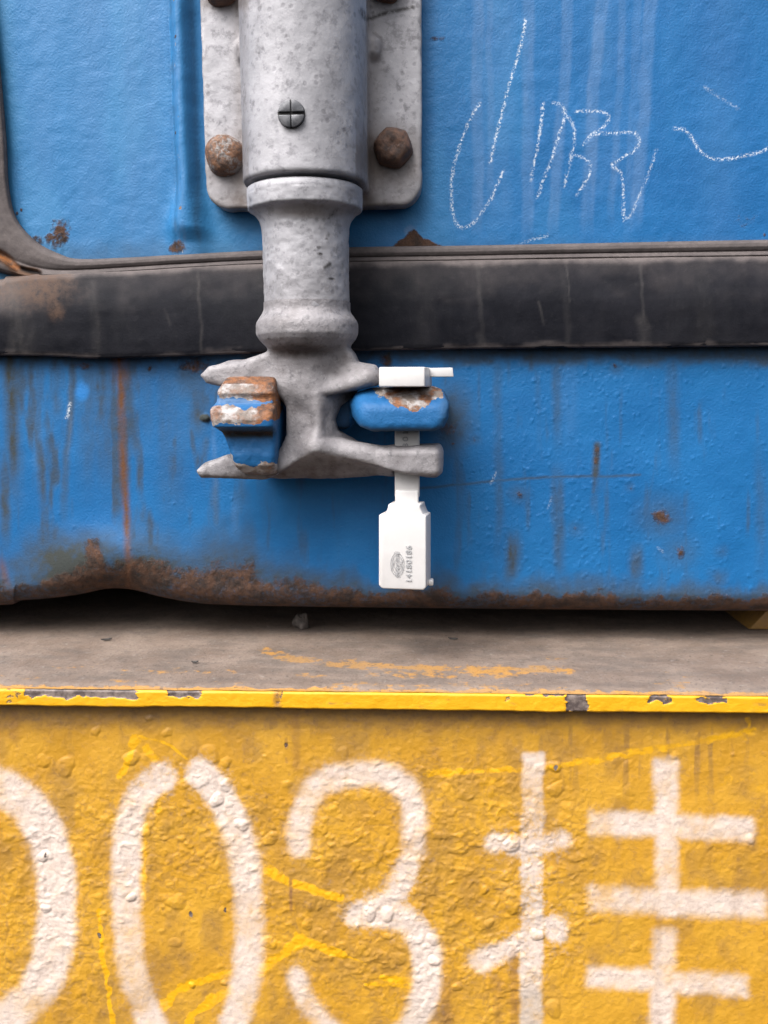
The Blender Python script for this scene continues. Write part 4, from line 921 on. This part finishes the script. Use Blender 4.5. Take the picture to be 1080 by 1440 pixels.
for pts, w, a in (([(192, 1040), (182, 1062), (170, 1092)], 14, .9), ([(205, 1050), (216, 1066)], 16, .8), ([(193, 1036), (232, 1044), (262, 1066)], 6, .8), ([(232, 1112), (222, 1140)], 14, .7), ([(375, 1225), (400, 1237), (445, 1252), (478, 1262)], 15, .95), ([(380, 1220), (395, 1228)], 12, .7),
                  ([(204, 1160), (202, 1210), (201, 1262)], 12, .8), ([(226, 1416), (262, 1388), (322, 1366)], 14, .95), ([(262, 1440), (290, 1412), (325, 1392)], 15, .9), ([(366, 1364), (394, 1344), (420, 1322)], 22, .85), ([(420, 1318), (450, 1330), (482, 1342)], 15, .95), ([(370, 1335), (405, 1318)], 14, .6), ([(480, 1342), (515, 1355)], 5, .7), ([(140, 1280), (144, 1340), (152, 1390), (160, 1440)], 9, .85), ([(538, 1375), (580, 1381)], 12, .9), ([(515, 1384), (572, 1386)], 9, .75), ([(600, 1088), (680, 1084), (760, 1080), (830, 1070), (960, 1046), (1062, 1028)], 14, .72), ([(1054, 1012), (1046, 1036)], 10, .7), ([(980, 1015), (976, 1040)], 12, .5), ([(800, 1050), (900, 1040)], 40, .32), ([(1010, 1100), (1060, 1090)], 30, .5), ([(1060, 1110), (1090, 1100)], 34, .5), ([(375, 1200), (380, 1240)], 5, .5)):
    add('fresh', stroke(PX+5*n1, PY+4*n1, pts, w, w*.42)*np.clip(.95+.28*fbm(PX/11, PY/9, 29), .3, 1), a*.92)
for (cx, cy, rx, ry, a) in ((490, 1170, 70, 60, .42), (690, 1130, 50, 70, .45), (30, 1230, 50, 80, .35), (420, 1400, 60, 50, .3)): add('fresh', blob(PX+20*n2, PY+20*n2, cx, cy, rx, ry, .7), a)
add('fresh', 1-sst(0, 1, (at['white'] > 2)*1.0), 0)
add('dirt_shade', 1-sst(1002, 1040, PY+14*n2+8*n1), .9); add('dirt_shade', sst(-.1, .55, fbm(PX/30, PY/50, 71)), .5); add('dirt_shade', sst(.25, .7, bil*zone), .35)  # browner band along the top, brown patches and wrinkle lines
add('dirt_shade', blob(PX+12*n1, PY+10*n1, 258, 1345, 8, 30, .9), .5); add('dirt_shade', blob(PX+12*n1, PY+10*n1, 622, 1430, 16, 24, .9), .8); add('dirt_shade', .7*sst(.1, .5, fbm(PX/10, PY/120, 77))*blob(PX, PY, 900, 1050, 220, 60, .8))
at['dirt_shade'] *= (1-.65*sst(.3, .8, at['white']))
for x, y0, y1, w, a in ((416, 1005, 1080, 10, .45), (20, 1000, 1040, 12, .4), (722, 1340, 1440, 12, .5), (700, 1380, 1440, 14, .35), (628, 1380, 1440, 14, .4), (985, 1010, 1060, 20, .3), (1035, 1180, 1300, 14, .25), (408, 1237, 1280, 5, .95), (402, 1040, 1052, 4, .7), (402, 1066, 1072, 3, .6), (925, 1290, 1440, 10, .25), (610, 1010, 1060, 16, .3), (895, 1000, 1040, 26, .25)):
    add('streak', stroke(PX+2*n1, PY, [(x, y0), (x+1, y1)], w, w*.35), a)
for cx, cy in ((402, 1048), (316, 1280), (270, 1285), (139, 1316), (780, 1079), (64, 1203)): add('chip', blob(PX+3*n1, PY, cx, cy, 3, 5, .5), .6)
P[..., 1] = YW-h
link('side_web', mesh_np('side_web', P.reshape(-1, 3), grid_faces(*X.shape), at), YEL, beam, 'blistered yellow side plate sprayed with white characters')
# stop block in the gap at the right edge
c = WZ(1066, 886, zd)
bm = bm_poly_prism([(c[0]-.004, zd), (c[0]+.05, zd), (c[0]+.05, zd+.012), (c[0]+.006, zd+.012)], c[1], c[1]+.05); bevel(bm, .0012, 2)
me = bm_mesh(bm, 'corner_stop'); aa = me.attributes.new('dirt_shade', 'FLOAT', 'POINT'); aa.data.foreach_set('value', np.full(len(me.vertices), .9, np.float32))  # dirty block, darkened further to paint in the shade of the gap
link('corner_stop', me, YEL, beam, 'dirty yellow block with painted shade, in the dark gap')

# ================================================================== LOOSE BITS
def lump(px, py, rx, ry, rz, name, label, cat, mat, seed):
    c = WZ(px, py, zd); t = None
    nr, na = 18, 28; a = np.linspace(-math.pi/2, math.pi/2, nr); b = np.linspace(0, 2*math.pi, na, endpoint=False)
    A_, B_ = np.meshgrid(a, b, indexing='ij')
    x, y, z = np.cos(A_)*np.cos(B_), np.cos(A_)*np.sin(B_), np.sin(A_)
    k = 1+.45*vn3(x*1.3+5, y*1.3+5, z*1.3+5, seed)+.2*vn3(x*3+5, y*3+5, z*3+5, seed+1)
    V = np.stack([x*k*rx, y*k*ry, np.maximum(z*k*rz, -rz*.5)+rz*.5], -1).reshape(-1, 3)
    i = np.arange(nr*na).reshape(nr, na); i2 = np.concatenate([i, i[:, :1]], 1)
    F = np.stack([i2[:-1, :-1], i2[:-1, 1:], i2[1:, 1:], i2[1:, :-1]], -1).reshape(-1, 4)
    o = link(name, mesh_np(name, V, F, smooth_=False), mat); o.location = Vector((c[0], c[1], zd+.0002)); o['label'] = label; o['category'] = cat
    return o
lump(424, 884, .0028, .0026, .0048, 'pebble', 'small grey pebble standing in the shadow of the gap under the sill', 'pebble', STONE, 3)
def flake(px, py, s, ang, label, seed):
    c = WZ(px, py, zd); bm = bmesh.new(); r = random.Random(seed)
    pts = [(s*(-1+.1*r.random()), .1*s), (-.3*s, .34*s), (.5*s, .3*s), (s, .02*s), (.4*s, -.28*s), (-.5*s, -.22*s)]
    a = [bm.verts.new((x, y, .0006+.0005*abs(x)/s)) for x, y in pts]; b = [bm.verts.new((x, y, .0002+.0005*abs(x)/s)) for x, y in pts]
    bm.faces.new(a); bm.faces.new(b[::-1])
    for i in range(6): j = (i+1) % 6; bm.faces.new((a[i], b[i], b[j], a[j]))
    bmesh.ops.recalc_face_normals(bm, faces=bm.faces)
    o = link('paint_flake', bm_mesh(bm, 'paint_flake', False), FLAKE); o.location = Vector((c[0], c[1], zd)); o.rotation_euler = (0.12, 0, ang)
    o['label'] = label; o['category'] = 'flake'; o['group'] = 'dark flakes lying on the deck'
flake(150, 901, .0023, .5, 'dark curled flake on the deck below the rusty dent in the sill', 1)
flake(274, 933, .0014, .1, 'tiny dark flake on the deck near the scraped yellow plate edge', 2)
flake(637, 900, .0020, -.15, 'flat dark flake on the deck just right below the hanging white seal', 3)
